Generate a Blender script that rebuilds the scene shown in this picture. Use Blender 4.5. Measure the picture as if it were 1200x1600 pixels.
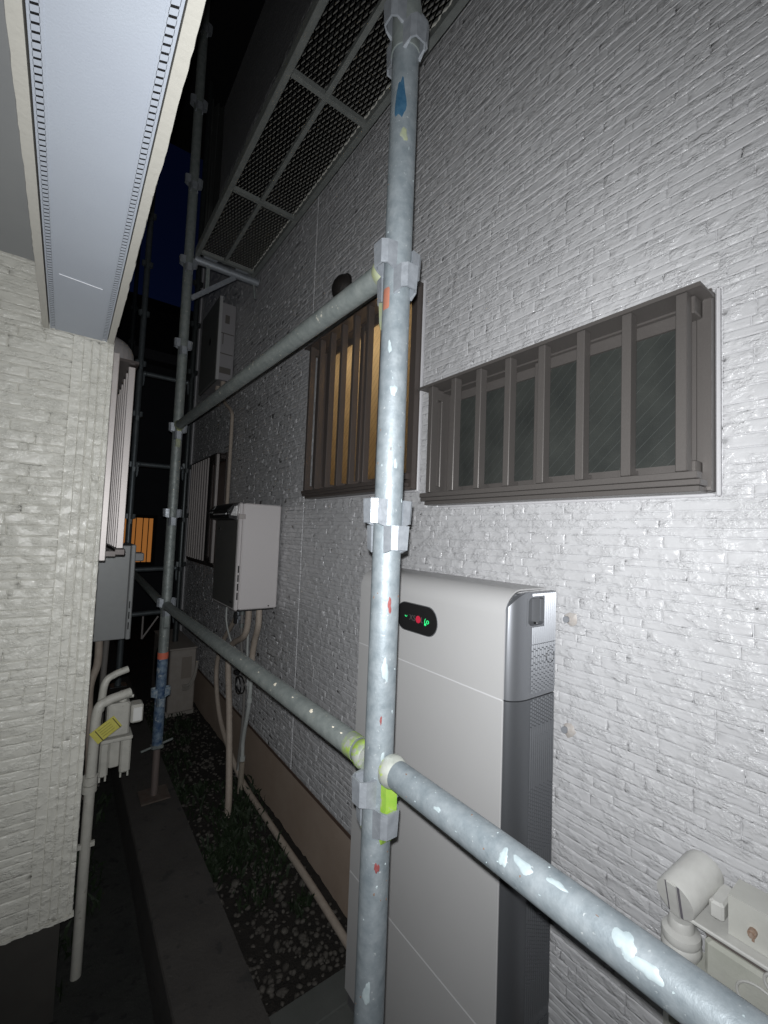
import bpy, math, random
import numpy as np
from mathutils import Vector, Matrix
random.seed(11); rng = np.random.default_rng(7)
R = math.radians
for o in list(bpy.data.objects): bpy.data.objects.remove(o)
scene = bpy.context.scene
COL = scene.collection

# ------------------------------------------------------------------ camera
# metres; the origin is at the photographer's eye height, ground lies 1.64 m below
F, YAW, PITCH, ROLL = 674.15 / 1200, R(36.38), R(3.065), R(2.2316)
fw = Vector((math.sin(YAW)*math.cos(PITCH), math.cos(YAW)*math.cos(PITCH), math.sin(PITCH)))
r0 = Vector((math.cos(YAW), -math.sin(YAW), 0)); u0 = r0.cross(fw)
rt = r0*math.cos(ROLL) + u0*math.sin(ROLL); up = -r0*math.sin(ROLL) + u0*math.cos(ROLL)
cam = bpy.data.cameras.new('camera'); camo = bpy.data.objects.new('camera', cam); COL.objects.link(camo)
cam.sensor_fit = 'HORIZONTAL'; cam.sensor_width = 36; cam.lens = 36*F
cam.clip_start = .01; cam.clip_end = 500
M3 = Matrix((rt, up, -fw)).transposed()
camo.matrix_world = M3.to_4x4()
scene.camera = camo

# ------------------------------------------------------------------ sky: last blue of dusk
w = bpy.data.worlds.new('World'); scene.world = w; w.use_nodes = True
nt = w.node_tree; bg = nt.nodes['Background']
sky = nt.nodes.new('ShaderNodeTexSky'); sky.sky_type = 'NISHITA'; sky.sun_disc = False
sky.sun_elevation = R(-2.4); sky.sun_rotation = R(-8); sky.ozone_density = 4.0
nt.links.new(sky.outputs[0], bg.inputs[0]); bg.inputs[1].default_value = .045

# ------------------------------------------------------------------ the phone's flash (the light of the photograph)
fl = bpy.data.lights.new('flash', 'SPOT'); flo = bpy.data.objects.new('flash', fl); COL.objects.link(flo)
fl.energy = 91; fl.color = (.97, .985, 1.0); fl.shadow_soft_size = .004
fl.spot_size = R(154); fl.spot_blend = 1.0
flo.location = up*.017 - rt*.004
flo.rotation_euler = Matrix((rt, up, -fw)).transposed().to_euler()

scene.view_settings.view_transform = 'Standard'; scene.view_settings.look = 'None'
scene.view_settings.exposure = 0; scene.view_settings.gamma = 1; scene.view_settings.use_curve_mapping = False
scene.render.engine = 'CYCLES'
scene.cycles.use_denoising = True
scene.cycles.max_bounces = 5; scene.cycles.sample_clamp_indirect = 4

# ------------------------------------------------------------------ materials
MATS = {}
def mat(name, col, rough=.6, metal=0., col2=None, nscale=20, namt=.5, c3=None, c3scale=40, c3th=.62,
        bump=0., bscale=80, bump2=0., b2scale=400, spec=.5, coat=0., stretch=None, rvar=0., emit=None, estr=0):
    if name in MATS: return MATS[name]
    m = bpy.data.materials.new(name); m.use_nodes = True; t = m.node_tree; N = t.nodes; L = t.links
    b = N['Principled BSDF']
    b.inputs['Base Color'].default_value = (*col, 1); b.inputs['Roughness'].default_value = rough
    b.inputs['Metallic'].default_value = metal; b.inputs['Specular IOR Level'].default_value = spec
    b.inputs['Coat Weight'].default_value = coat; b.inputs['Coat Roughness'].default_value = .12
    g = N.new('ShaderNodeNewGeometry'); P = g.outputs['Position']
    if stretch:
        mp = N.new('ShaderNodeMapping'); mp.inputs['Scale'].default_value = stretch; L.new(P, mp.inputs[0]); P = mp.outputs[0]
    def noise(sc, det=4, ro=.6):
        n = N.new('ShaderNodeTexNoise'); n.inputs['Scale'].default_value = sc; n.inputs['Detail'].default_value = det
        n.inputs['Roughness'].default_value = ro; L.new(P, n.inputs['Vector']); return n.outputs['Fac']
    cur = None
    if col2:
        r_ = N.new('ShaderNodeValToRGB'); r_.color_ramp.elements[0].position = .5-namt/2; r_.color_ramp.elements[1].position = .5+namt/2
        r_.color_ramp.elements[0].color = (*col, 1); r_.color_ramp.elements[1].color = (*col2, 1)
        L.new(noise(nscale), r_.inputs[0]); cur = r_.outputs[0]
    if c3:
        r_ = N.new('ShaderNodeValToRGB'); r_.color_ramp.elements[0].position = c3th; r_.color_ramp.elements[1].position = c3th+.05
        L.new(noise(c3scale, 5), r_.inputs[0])
        mx = N.new('ShaderNodeMix'); mx.data_type = 'RGBA'; L.new(r_.outputs[0], mx.inputs[0])
        if cur: L.new(cur, mx.inputs[6])
        else: mx.inputs[6].default_value = (*col, 1)
        mx.inputs[7].default_value = (*c3, 1); cur = mx.outputs[2]
    if cur: L.new(cur, b.inputs['Base Color'])
    if rvar:
        mr = N.new('ShaderNodeMapRange'); mr.inputs[1].default_value = .3; mr.inputs[2].default_value = .7
        mr.inputs[3].default_value = rough-rvar; mr.inputs[4].default_value = rough+rvar
        L.new(noise(nscale*1.7), mr.inputs[0]); L.new(mr.outputs[0], b.inputs['Roughness'])
    nrm = None
    for st, sc in ((bump, bscale), (bump2, b2scale)):
        if st:
            bp = N.new('ShaderNodeBump'); bp.inputs['Strength'].default_value = 1; bp.inputs['Distance'].default_value = st
            L.new(noise(sc, 3), bp.inputs['Height'])
            if nrm: L.new(nrm, bp.inputs['Normal'])
            nrm = bp.outputs[0]
    if nrm: L.new(nrm, b.inputs['Normal'])
    if emit:
        b.inputs['Emission Color'].default_value = (*emit, 1); b.inputs['Emission Strength'].default_value = estr
    MATS[name] = m; return m

def siding_mat(name, col, col2):
    m = mat(name, col, rough=.30, col2=col2, nscale=5, namt=.5, spec=.42)
    t = m.node_tree; N = t.nodes; L = t.links; b = N['Principled BSDF']
    g = N.new('ShaderNodeNewGeometry')
    mp = N.new('ShaderNodeMapping'); mp.inputs['Scale'].default_value = (1, 1, 1.5); L.new(g.outputs['Position'], mp.inputs[0])
    def noise(sc, d=3, dist=0):
        n = N.new('ShaderNodeTexNoise'); n.inputs['Scale'].default_value = sc; n.inputs['Detail'].default_value = d
        n.inputs['Distortion'].default_value = dist; L.new(mp.outputs[0], n.inputs['Vector']); return n
    mask = N.new('ShaderNodeMapRange'); mask.inputs[1].default_value = .42; mask.inputs[2].default_value = .62
    L.new(noise(26, 2).outputs['Fac'], mask.inputs[0])
    v = N.new('ShaderNodeTexVoronoi'); v.feature = 'SMOOTH_F1'; v.inputs['Scale'].default_value = 120; v.inputs['Smoothness'].default_value = .35
    nz = noise(60, 2, .6); ad = N.new('ShaderNodeVectorMath'); ad.operation = 'MULTIPLY_ADD'
    L.new(nz.outputs['Color'], ad.inputs[0]); ad.inputs[1].default_value = (.02, .02, .02); L.new(mp.outputs[0], ad.inputs[2])
    L.new(ad.outputs[0], v.inputs['Vector'])
    mul = N.new('ShaderNodeMath'); mul.operation = 'MULTIPLY'; L.new(v.outputs['Distance'], mul.inputs[0]); L.new(mask.outputs[0], mul.inputs[1])
    b1 = N.new('ShaderNodeBump'); b1.inputs['Strength'].default_value = 1; b1.inputs['Distance'].default_value = .0018; L.new(mul.outputs[0], b1.inputs['Height'])
    mul2 = N.new('ShaderNodeMath'); mul2.operation = 'MULTIPLY'; L.new(noise(150, 4).outputs['Fac'], mul2.inputs[0])
    ma = N.new('ShaderNodeMath'); ma.operation = 'MULTIPLY_ADD'; L.new(mask.outputs[0], ma.inputs[0]); ma.inputs[1].default_value = .8; ma.inputs[2].default_value = .35
    L.new(ma.outputs[0], mul2.inputs[1])
    b2 = N.new('ShaderNodeBump'); b2.inputs['Strength'].default_value = 1; b2.inputs['Distance'].default_value = .0012; L.new(mul2.outputs[0], b2.inputs['Height'])
    b3 = N.new('ShaderNodeBump'); b3.inputs['Strength'].default_value = 1; b3.inputs['Distance'].default_value = .0013
    m3 = N.new('ShaderNodeMath'); m3.operation = 'MULTIPLY'; L.new(noise(420, 2).outputs['Fac'], m3.inputs[0]); L.new(ma.outputs[0], m3.inputs[1]); L.new(m3.outputs[0], b3.inputs['Height'])
    L.new(b1.outputs[0], b3.inputs['Normal']); L.new(b3.outputs[0], b2.inputs['Normal']); L.new(b2.outputs[0], b.inputs['Normal'])
    b.inputs['Coat Weight'].default_value = .35; b.inputs['Coat Roughness'].default_value = .10
    L.new(b2.outputs[0], b.inputs['Coat Normal'])
    return m
SIDE_R = siding_mat('siding_paint_grey', (.515, .515, .525), (.565, .565, .575))
SIDE_L = siding_mat('siding_paint_cream', (.54, .53, .475), (.59, .58, .525))
SIDE_L.node_tree.nodes['Principled BSDF'].inputs['Coat Weight'].default_value = .25; SIDE_L.node_tree.nodes['Principled BSDF'].inputs['Roughness'].default_value = .4
CAULK = mat('painted_sealant', (.54, .535, .55), .45, bump=.0006, bscale=60)
CAULKL = mat('painted_sealant_cream', (.52, .505, .455), .45, bump=.0008, bscale=60)
GALV = mat('galvanised_steel', (.125, .15, .165), .54, .3, (.22, .245, .26), 48, .5, c3=(.33, .355, .36), c3scale=150, c3th=.66, bump=.0004, bscale=200, rvar=.1)
GALVD = mat('galvanised_steel_weathered', (.13, .15, .147), .54, .35, (.225, .245, .235), 44, .5, c3=(.55, .53, .45), c3scale=60, c3th=.66, bump=.0005, bscale=180, rvar=.1)
GALVP = mat('galvanised_pocket', (.19, .205, .225), .48, .45, (.28, .30, .325), 60, .5, bump=.0004, bscale=260, rvar=.1)
BLUEP = mat('blue_worn_paint', (.02, .055, .13), .5, .2, (.16, .22, .28), 38, .3, c3=(.35, .38, .4), c3scale=50, c3th=.6, bump=.0005)
BLUE = mat('blue_spray_paint', (.008, .045, .09), .6, 0, (.03, .08, .13), 70, .4)
ORANGE = mat('orange_tape', (.27, .09, .05), .7, 0, (.22, .10, .07), 200, .6)
RED = mat('red_marker', (.13, .018, .016), .7, 0, (.17, .05, .05), 200, .6)
LIME = mat('lime_spray_paint', (.15, .29, .03), .55, 0, (.24, .34, .05), 60, .5, c3=(.22, .24, .20), c3scale=60, c3th=.56)
LIMEW = mat('lime_worn_paint', (.17, .19, .16), .55, .2, (.22, .32, .05), 34, .16, c3=(.24, .25, .23), c3scale=50, c3th=.52)
YELP = mat('yellow_worn_paint', (.21, .23, .11), .6, 0, (.19, .21, .18), 60, .5)
WHITEP = mat('white_paint_drip', (.22, .265, .28), .55, .1, (.31, .36, .37), 60, .5)
BRONZE = mat('bronze_aluminium', (.118, .108, .102), .40, .35, (.136, .125, .118), 300, .6, bump=.00015, bscale=500)
BRONZED = mat('bronze_aluminium_dark', (.06, .050, .047), .42, .4)
PALEAL = mat('pale_champagne_aluminium', (.36, .33, .32), .45, .35, (.42, .39, .375), 300, .6)
GLASS = mat('wired_glass_dark', (.028, .031, .0295), .28, 0, (.046, .050, .046), 9, .4, bump=.0004, bscale=320, spec=.6)
WIRE = mat('glass_wire', (.13, .14, .135), .4, .5)
SOFF = mat('soffit_board', (.43, .465, .53), .5, 0, (.47, .51, .57), 4, .5, bump=.0003, bscale=300)
SOFG = mat('eave_board_grey', (.36, .37, .38), .6, 0, (.40, .41, .41), 4, .5, bump=.0003, bscale=300)
DARK = mat('dark_void', (.006, .006, .007), .8)
BLACK = mat('black_plastic', (.012, .012, .013), .35)
PANELW = mat('battery_white_shell', (.475, .472, .47), .42, 0, (.50, .497, .495), 3, .5, bump=.00008, bscale=900)
SILV = mat('battery_silver', (.27, .28, .30), .40, .75, (.30, .31, .33), 600, .6, bump=.00006, bscale=1500)
HEATW = mat('heater_enamel', (.60, .57, .57), .4, .1, (.66, .63, .625), 120, .6, stretch=(8, 8, .3))
HEATD = mat('heater_front_dark', (.12, .12, .115), .4, .2)
HEATG = mat('heater_enamel_grey', (.30, .31, .31), .45, .1, (.33, .34, .34), 30, .6)
CREAM = mat('painted_meter_cream', (.54, .535, .51), .42, 0, (.64, .64, .61), 30, .5, bump=.0006, bscale=60)
MILKY = mat('masking_film', (.56, .56, .51), .22, 0, (.48, .49, .43), 12, .5, bump=.0015, bscale=35, spec=.6)
BEIGE = mat('beige_pipe_tape', (.36, .30, .25), .65, 0, (.44, .38, .32), 40, .5, bump=.0008, bscale=120)
PIPEW = mat('white_pvc', (.50, .52, .51), .5, 0, (.40, .42, .40), 25, .5)
PIPEG = mat('grey_hose', (.20, .19, .18), .6)
RUST = mat('rusty_screw', (.22, .12, .07), .7, .2, (.5, .4, .33), 150, .5)
YELT = mat('yellow_tag', (.36, .33, .05), .6, 0, (.45, .42, .10), 60, .5)
FOUND = mat('foundation_mortar', (.35, .265, .205), .85, 0, (.43, .345, .28), 4, .5, bump=.0012, bscale=120)
DRIP = mat('drip_flashing_brown', (.13, .085, .065), .6, .2)
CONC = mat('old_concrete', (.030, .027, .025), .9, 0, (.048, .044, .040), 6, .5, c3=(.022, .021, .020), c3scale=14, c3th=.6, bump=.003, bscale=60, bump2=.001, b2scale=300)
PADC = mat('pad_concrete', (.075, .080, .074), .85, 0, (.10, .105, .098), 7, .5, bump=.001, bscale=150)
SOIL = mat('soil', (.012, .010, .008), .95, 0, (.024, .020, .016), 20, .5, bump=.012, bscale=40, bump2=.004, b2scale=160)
PEB = mat('gravel_stone', (.030, .026, .022), .85, 0, (.115, .105, .092), 30, .4, bump=.001, bscale=200)
LEAF = mat('weed_leaf', (.006, .014, .004), .7, 0, (.014, .028, .008), 20, .5)
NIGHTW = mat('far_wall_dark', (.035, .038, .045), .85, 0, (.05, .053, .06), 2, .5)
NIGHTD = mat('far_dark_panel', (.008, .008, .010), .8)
NET = mat('safety_net_dark', (.055, .06, .058), .9, 0, (.08, .083, .08), 6, .6, bump=.004, bscale=60)
ACW = mat('ac_unit_casing', (.30, .27, .24), .55, 0, (.36, .33, .30), 18, .5)
ORGW = mat('lit_orange_curtain', (.5, .25, .08), .8, emit=(1, .38, .09), estr=.23, col2=(.4, .18, .05), nscale=14)
LEDG = mat('green_led', (.02, .3, .1), .5, emit=(.02, 1, .25), estr=.9)
GREYT = mat('grey_print', (.09, .085, .085), .6)
LOGOR = mat('red_logo_glow_print', (.5, .02, .05), .5, emit=(1, .02, .08), estr=.12)  # printed dot with a faint glow added
CURT = bpy.data.materials.new('lit_frosted_glass'); CURT.use_nodes = True
_t = CURT.node_tree; _t.nodes.clear()
_o = _t.nodes.new('ShaderNodeOutputMaterial'); _a = _t.nodes.new('ShaderNodeBsdfTranslucent'); _b = _t.nodes.new('ShaderNodeBsdfGlossy'); _m = _t.nodes.new('ShaderNodeMixShader')
_a.inputs[0].default_value = (.75, .62, .42, 1); _b.inputs[0].default_value = (.3, .3, .3, 1); _b.inputs[1].default_value = .3; _m.inputs[0].default_value = .12
_t.links.new(_a.outputs[0], _m.inputs[1]); _t.links.new(_b.outputs[0], _m.inputs[2]); _t.links.new(_m.outputs[0], _o.inputs[0])
_g = _t.nodes.new('ShaderNodeTexNoise'); _g.inputs['Scale'].default_value = 6; _c = _t.nodes.new('ShaderNodeNewGeometry'); _t.links.new(_c.outputs['Position'], _g.inputs['Vector'])
_r = _t.nodes.new('ShaderNodeValToRGB'); _r.color_ramp.elements[0].color = (.62, .52, .38, 1); _r.color_ramp.elements[1].color = (.85, .76, .60, 1); _t.links.new(_g.outputs[0], _r.inputs[0]); _t.links.new(_r.outputs[0], _a.inputs[0])

# ------------------------------------------------------------------ builders
def tag(o, label=None, cat=None, group=None, kind=None):
    if label: o['label'] = label
    if cat: o['category'] = cat
    if group: o['group'] = group
    if kind: o['kind'] = kind
    return o
def thing(name, loc, label, cat, group=None):
    o = bpy.data.objects.new(name, None); o.location = loc; o.empty_display_size = .1
    COL.objects.link(o); return tag(o, label, cat, group)
def origin(p):
    v = Vector((0, 0, 0))
    while p is not None: v += p.location; p = p.parent
    return v
class MB:
    """collects shapes given in world metres and links them as one mesh object"""
    def __init__(s): s.v = []; s.f = []; s.sm = []
    def add(s, vs, fs, smooth=False):
        n = len(s.v); s.v += [tuple(v) for v in vs]; s.f += [tuple(i+n for i in f) for f in fs]; s.sm += [smooth]*len(fs); return s
    def box(s, a, b, bev=0.):
        x0, y0, z0 = [min(p, q) for p, q in zip(a, b)]; x1, y1, z1 = [max(p, q) for p, q in zip(a, b)]
        if bev <= 0:
            vs = [(x, y, z) for z in (z0, z1) for y in (y0, y1) for x in (x0, x1)]
            return s.add(vs, [(0, 2, 3, 1), (4, 5, 7, 6), (0, 1, 5, 4), (2, 6, 7, 3), (0, 4, 6, 2), (1, 3, 7, 5)])
        bev = min(bev, (x1-x0)/2.01, (y1-y0)/2.01, (z1-z0)/2.01)
        ring = lambda i, z: [(x0+i+bev, y0+i, z), (x1-i-bev, y0+i, z), (x1-i, y0+i+bev, z), (x1-i, y1-i-bev, z), (x1-i-bev, y1-i, z), (x0+i+bev, y1-i, z), (x0+i, y1-i-bev, z), (x0+i, y0+i+bev, z)]
        vs = ring(bev*.9, z0) + ring(0, z0+bev) + ring(0, z1-bev) + ring(bev*.9, z1)
        fs = [tuple(range(7, -1, -1)), tuple(range(24, 32))]
        for k in range(3):
            for i in range(8): fs.append((k*8+i, k*8+(i+1) % 8, k*8+8+(i+1) % 8, k*8+8+i))
        return s.add(vs, fs)
    def prism(s, poly, a, d, smooth=False):
        """closed 3-D polygon extruded along the vector d"""
        n = len(poly); d = Vector(d); A = [Vector(p) for p in poly]; vs = A + [p+d for p in A]
        s.add(vs, [tuple(range(n-1, -1, -1)), tuple(range(n, 2*n))])
        return s.add(vs, [(i, (i+1) % n, n+(i+1) % n, n+i) for i in range(n)], smooth)
    def tube(s, pts, r, n=16, cap=True, smooth=True):
        P = [Vector(p) for p in pts]; rs = r if isinstance(r, (list, tuple)) else [r]*len(P)
        d = (P[1]-P[0]).normalized(); a = d.orthogonal().normalized(); vs = []
        for i, p in enumerate(P):
            t = (P[min(i+1, len(P)-1)] - P[max(i-1, 0)]).normalized()
            a = (a - t*a.dot(t)).normalized(); b = t.cross(a)
            vs += [p + (a*math.cos(2*math.pi*k/n) + b*math.sin(2*math.pi*k/n))*rs[i] for k in range(n)]
        fs = [(i*n+k, i*n+(k+1) % n, (i+1)*n+(k+1) % n, (i+1)*n+k) for i in range(len(P)-1) for k in range(n)]
        s.add(vs, fs, smooth)
        if cap:
            m = len(P)-1
            s.add(vs[:n], [tuple(range(n-1, -1, -1))]); s.add(vs[m*n:], [tuple(range(n))])
        return s
    def build(s, name, m, parent=None, **kw):
        me = bpy.data.meshes.new(name); o = bpy.data.objects.new(name, me); COL.objects.link(o)
        off = origin(parent)
        if parent is None and s.v:
            A = np.array(s.v); c = Vector(((A[:, 0].min()+A[:, 0].max())/2, (A[:, 1].min()+A[:, 1].max())/2, A[:, 2].min()))
            o.location = c; off = c
        me.from_pydata([(x-off.x, y-off.y, z-off.z) for x, y, z in s.v], [], s.f)
        me.polygons.foreach_set('use_smooth', s.sm); me.materials.append(m); me.update()
        if getattr(s, 'weld', False):
            import bmesh
            bm = bmesh.new(); bm.from_mesh(me); bmesh.ops.remove_doubles(bm, verts=bm.verts, dist=1e-5); bm.to_mesh(me); bm.free()
        if any(s.sm): me.set_sharp_from_angle(angle=R(38))
        o.parent = parent
        for k, v in kw.items(): o[k] = v
        return o
def smooth_path(pts, sub=6):
    P = [Vector(p) for p in pts]; P = [P[0]*2-P[1]] + P + [P[-1]*2-P[-2]]; out = []
    for i in range(1, len(P)-2):
        for k in range(sub):
            t = k/sub; a, b, c, d = P[i-1:i+3]
            out.append(.5*((2*b) + (c-a)*t + (2*a-5*b+4*c-d)*t*t + (3*b-a-3*c+d)*t**3))
    out.append(P[-2]); return out
def box(name, a, b, m, parent=None, bev=0., **kw): return MB().box(a, b, bev).build(name, m, parent, **kw)
def structure(o): o['kind'] = 'structure'; return o

# ------------------------------------------------------------------ relief stones of the moulded siding
def relief_mesh(rects, frame, nx, nz, depth=.0038, bump=.0006):
    """rects: array (n,4) u0,u1,z0,z1. frame: (origin, u axis, v axis, normal). returns verts, faces"""
    rc = np.asarray(rects, float); n = len(rc)
    O, U, V, Nn = [np.array(q, float) for q in frame]
    Lu = rc[:, 1]-rc[:, 0]; Lz = rc[:, 3]-rc[:, 2]; g = .0003
    e1 = np.minimum(.0011, Lz*.08); e2 = np.minimum(.0034, Lz*.2)
    def axis(L, k):
        inner = [e2 + (L-2*e2)*i/(k) for i in range(k+1)]
        return np.stack([np.full(n, g), e1+0*L] + inner + [L-e1, L-g], 1)
    su = axis(Lu, nx); sz = axis(Lz, nz)
    a, b = su.shape[1], sz.shape[1]
    j = rng.uniform(-1, 1, (n, a, b)); jz = rng.uniform(-1, 1, (n, a, b))
    uu = np.repeat(su[:, :, None], b, 2); zz = np.repeat(sz[:, None, :], a, 1)
    wgt = np.zeros((a, b)); wgt[2:-2, 2:-2] = 1
    uu = uu + j*wgt*(Lu/nx)[:, None, None]*.28; zz = zz + jz*wgt*(Lz/max(nz, 1))[:, None, None]*.25
    base = rng.uniform(-.0006, .0010, n)
    h = np.zeros((n, a, b)) + base[:, None, None]
    # the upper or the lower part of a stone is chipped away, the rest stays flat
    rough = np.clip(rng.normal(0, 1, (n, a, 1)) * .55 + rng.normal(0, .35, (n, a, b)) + rng.uniform(-.3, .9, n)[:, None, None], 0, 1.3)
    endw = np.ones(a); endw[:3] = .25; endw[-3:] = .25; endw[3] = endw[-4] = .6 if a > 8 else .25
    rough = rough*endw[None, :, None]
    tilt = rng.choice([-1, 1], n)[:, None, None] * (zz/Lz[:, None, None]-.5) + .5
    h -= rough * np.clip(tilt, .03, 1) * .0021
    h += rng.normal(0, .00035, (n, a, b))
    ringi = np.zeros((a, b), int); ringi[:] = 2
    ringi[1, :] = ringi[-2, :] = 1; ringi[:, 1] = ringi[:, -2] = 1
    ringi[0, :] = ringi[-1, :] = 0; ringi[:, 0] = ringi[:, -1] = 0
    h = np.where(ringi == 1, h-bump, h); h = np.where(ringi == 0, -depth, h)
    co = O + (rc[:, 0][:, None, None]+uu)[..., None]*U + (rc[:, 2][:, None, None]+zz)[..., None]*V + h[..., None]*Nn
    co = co.reshape(-1, 3)
    I, J = np.meshgrid(np.arange(a-1), np.arange(b-1), indexing='ij'); I = I.ravel(); J = J.ravel()
    q = np.stack([I*b+J, (I+1)*b+J, (I+1)*b+J+1, I*b+J+1], 1)
    if np.dot(np.cross(U, V), Nn) < 0: q = q[:, ::-1]
    F_ = (q[None] + (np.arange(n)*a*b)[:, None, None]).reshape(-1, 4)
    return co, F_
def np_object(name, co, fc, m, parent=None, smooth=True, **kw):
    off = np.array(origin(parent)); me = bpy.data.meshes.new(name)
    k = fc.shape[1]
    me.vertices.add(len(co)); me.vertices.foreach_set('co', (co-off).astype(np.float32).ravel())
    me.loops.add(fc.size); me.loops.foreach_set('vertex_index', fc.astype(np.int32).ravel())
    me.polygons.add(len(fc)); me.polygons.foreach_set('loop_start', np.arange(0, fc.size, k, dtype=np.int32))
    me.update(calc_edges=True); me.polygons.foreach_set('use_smooth', np.full(len(fc), smooth)); me.materials.append(m)
    o = bpy.data.objects.new(name, me); COL.objects.link(o); o.parent = parent
    for a, b in kw.items(): o[a] = b
    return o
def courses(u0, u1, z0, z1, openings, hs, lmin, lmax, panel=.455, joints=()):
    bz = sorted({z0, z1} | {z for o in openings for z in o[2:4] if z0 < z < z1} | {z0+panel*i for i in range(1, 40) if z0+panel*i < z1})
    bz = [b for i, b in enumerate(bz) if i == 0 or b-bz[i-1] > .006]
    out = []
    for a, b in zip(bz, bz[1:]):
        z = a
        while z < b-1e-4:
            h = random.choice(hs)
            if b-(z+h) < min(hs)*.8: h = b-z if b-z < max(hs)*1.15 else (b-z)/2
            iv = [(u0, u1)]
            cuts = [(o[0], o[1]) for o in openings if o[2] < z+h-1e-3 and o[3] > z+1e-3] + [(q-.006, q+.006) for q in joints]
            for c0, c1 in cuts:
                iv = [s for p, q in iv for s in ((p, min(q, c0)), (max(p, c1), q)) if s[1]-s[0] > .004]
            for p, q in iv:
                u = p
                while u < q-1e-4:
                    l = random.uniform(lmin, lmax)
                    if random.random() < .22: l *= .45
                    if q-(u+l) < lmin*.5: l = q-u
                    out.append((u, u+l, z, z+h)); u += l
            z += h
    return out
def screen(p):
    p = Vector(p); z = p.dot(fw)
    if z < .05: return None
    return 600+674.15*p.dot(rt)/z, 800-674.15*p.dot(up)/z
def split_largest(rects, frame, hidden, nmax=300):
    O, U, V, Nn = [Vector(q) for q in frame]; sc = []
    for i, (a, b, c, d) in enumerate(rects):
        cen = O + U*((a+b)/2) + V*((c+d)/2)
        s0 = screen(cen)
        if s0 is None or not (0 <= s0[0] <= 1200 and 0 <= s0[1] <= 1600) or hidden(*s0, cen): continue
        q = [screen(O+U*u+V*v) for u, v in ((a, c), (b, c), (b, d), (a, d))]
        if None in q: continue
        ar = abs(sum(q[k][0]*q[(k+1) % 4][1]-q[(k+1) % 4][0]*q[k][1] for k in range(4)))/2
        sc.append((ar, i))
    sc.sort(reverse=True); big = {i for _, i in sc[:nmax]}
    return [rects[i] for i in sorted(big)], [r for i, r in enumerate(rects) if i not in big]
def stone_variants(frame, m, lens, hs, per=7, nx=15, nz=5):
    O, U, V, Nn = frame; out = {}
    for L in lens:
        for H in hs:
            lst = []
            for k in range(per):
                co, fc = relief_mesh([(-L/2, L/2, -H/2, H/2)], ((0, 0, 0), U, V, Nn), max(3, int(nx*L/.18)), nz)
                me = bpy.data.meshes.new('siding_stone'); me.from_pydata(co.tolist(), [], fc.tolist())
                me.polygons.foreach_set('use_smooth', [True]*len(fc)); me.materials.append(m); lst.append(me)
            out[(L, H)] = lst
    return out
def place_stones(rects, frame, variants, parent):
    O, U, V, Nn = [Vector(q) for q in frame]; off = origin(parent); keys = list(variants)
    for a, b, c, d in rects:
        L, H = b-a, d-c
        k = min(keys, key=lambda q: abs(math.log(q[0]/L))+2*abs(math.log(q[1]/H)))
        o = bpy.data.objects.new('siding_stone', random.choice(variants[k])); COL.objects.link(o)
        o.parent = parent; o.location = O + U*((a+b)/2) + V*((c+d)/2) - off
        su, sv = L/k[0], H/k[1]
        o.scale = tuple(abs(U[i])*su + abs(V[i])*sv + abs(Nn[i]) for i in range(3))

# ------------------------------------------------------------------ ground
GZ = -1.64
def ground_sheet():
    xs = np.linspace(-60, 60, 61); ys = np.linspace(-50, 80, 66)
    X, Y = np.meshgrid(xs, ys, indexing='ij'); Z = np.full_like(X, GZ-.05)
    co = np.stack([X, Y, Z], -1).reshape(-1, 3); b = len(ys)
    I, J = np.meshgrid(np.arange(len(xs)-1), np.arange(b-1), indexing='ij'); I = I.ravel(); J = J.ravel()
    return co, np.stack([I*b+J, (I+1)*b+J, (I+1)*b+J+1, I*b+J+1], 1)
structure(np_object('ground', *ground_sheet(), SOIL))
def bumpy(name, x0, x1, y0, y1, z, amp, m, st=.03):
    nx, ny = int((x1-x0)/st)+1, int((y1-y0)/st)+1
    X, Y = np.meshgrid(np.linspace(x0, x1, nx), np.linspace(y0, y1, ny), indexing='ij')
    Z = z + amp*rng.normal(0, 1, X.shape)*.35 + amp*np.sin(X*9+Y*5)*.5 + amp*np.sin(Y*13-X*4)*.4
    co = np.stack([X, Y, Z], -1).reshape(-1, 3)
    I, J = np.meshgrid(np.arange(nx-1), np.arange(ny-1), indexing='ij'); I = I.ravel(); J = J.ravel()
    return structure(np_object(name, co, np.stack([I*ny+J, (I+1)*ny+J, (I+1)*ny+J+1, I*ny+J+1], 1), m))
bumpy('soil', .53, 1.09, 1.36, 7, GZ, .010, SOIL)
st_ = MB()                                           # low boundary wall, top at the foot of the scaffold
ny = 40
for i in range(ny):
    y0, y1 = -1.5+i*.25, -1.25+i*.25
    jx = [random.uniform(-.004, .004) for _ in range(2)]
st_.box((.325, -1.5, GZ-.05), (.545, 8.4, -1.356), .008)
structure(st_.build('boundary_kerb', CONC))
PATHM = mat('dark_path', (.012, .013, .012), .9, 0, (.024, .025, .022), 9, .5, c3=(.008, .008, .008), c3scale=20, c3th=.58, bump=.006, bscale=40, bump2=.002, b2scale=200)  # path colour set darker than the kerb
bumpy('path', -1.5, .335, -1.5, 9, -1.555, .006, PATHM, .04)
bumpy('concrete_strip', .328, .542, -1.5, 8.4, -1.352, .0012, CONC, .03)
structure(box('concrete_pad', (.548, -1.5, GZ-.04), (1.075, 1.285, -1.585), PADC, bev=.006))
structure(box('pad_edging', (.548, 1.289, GZ-.04), (1.075, 1.405, -1.595), PADC, bev=.008))

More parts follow.
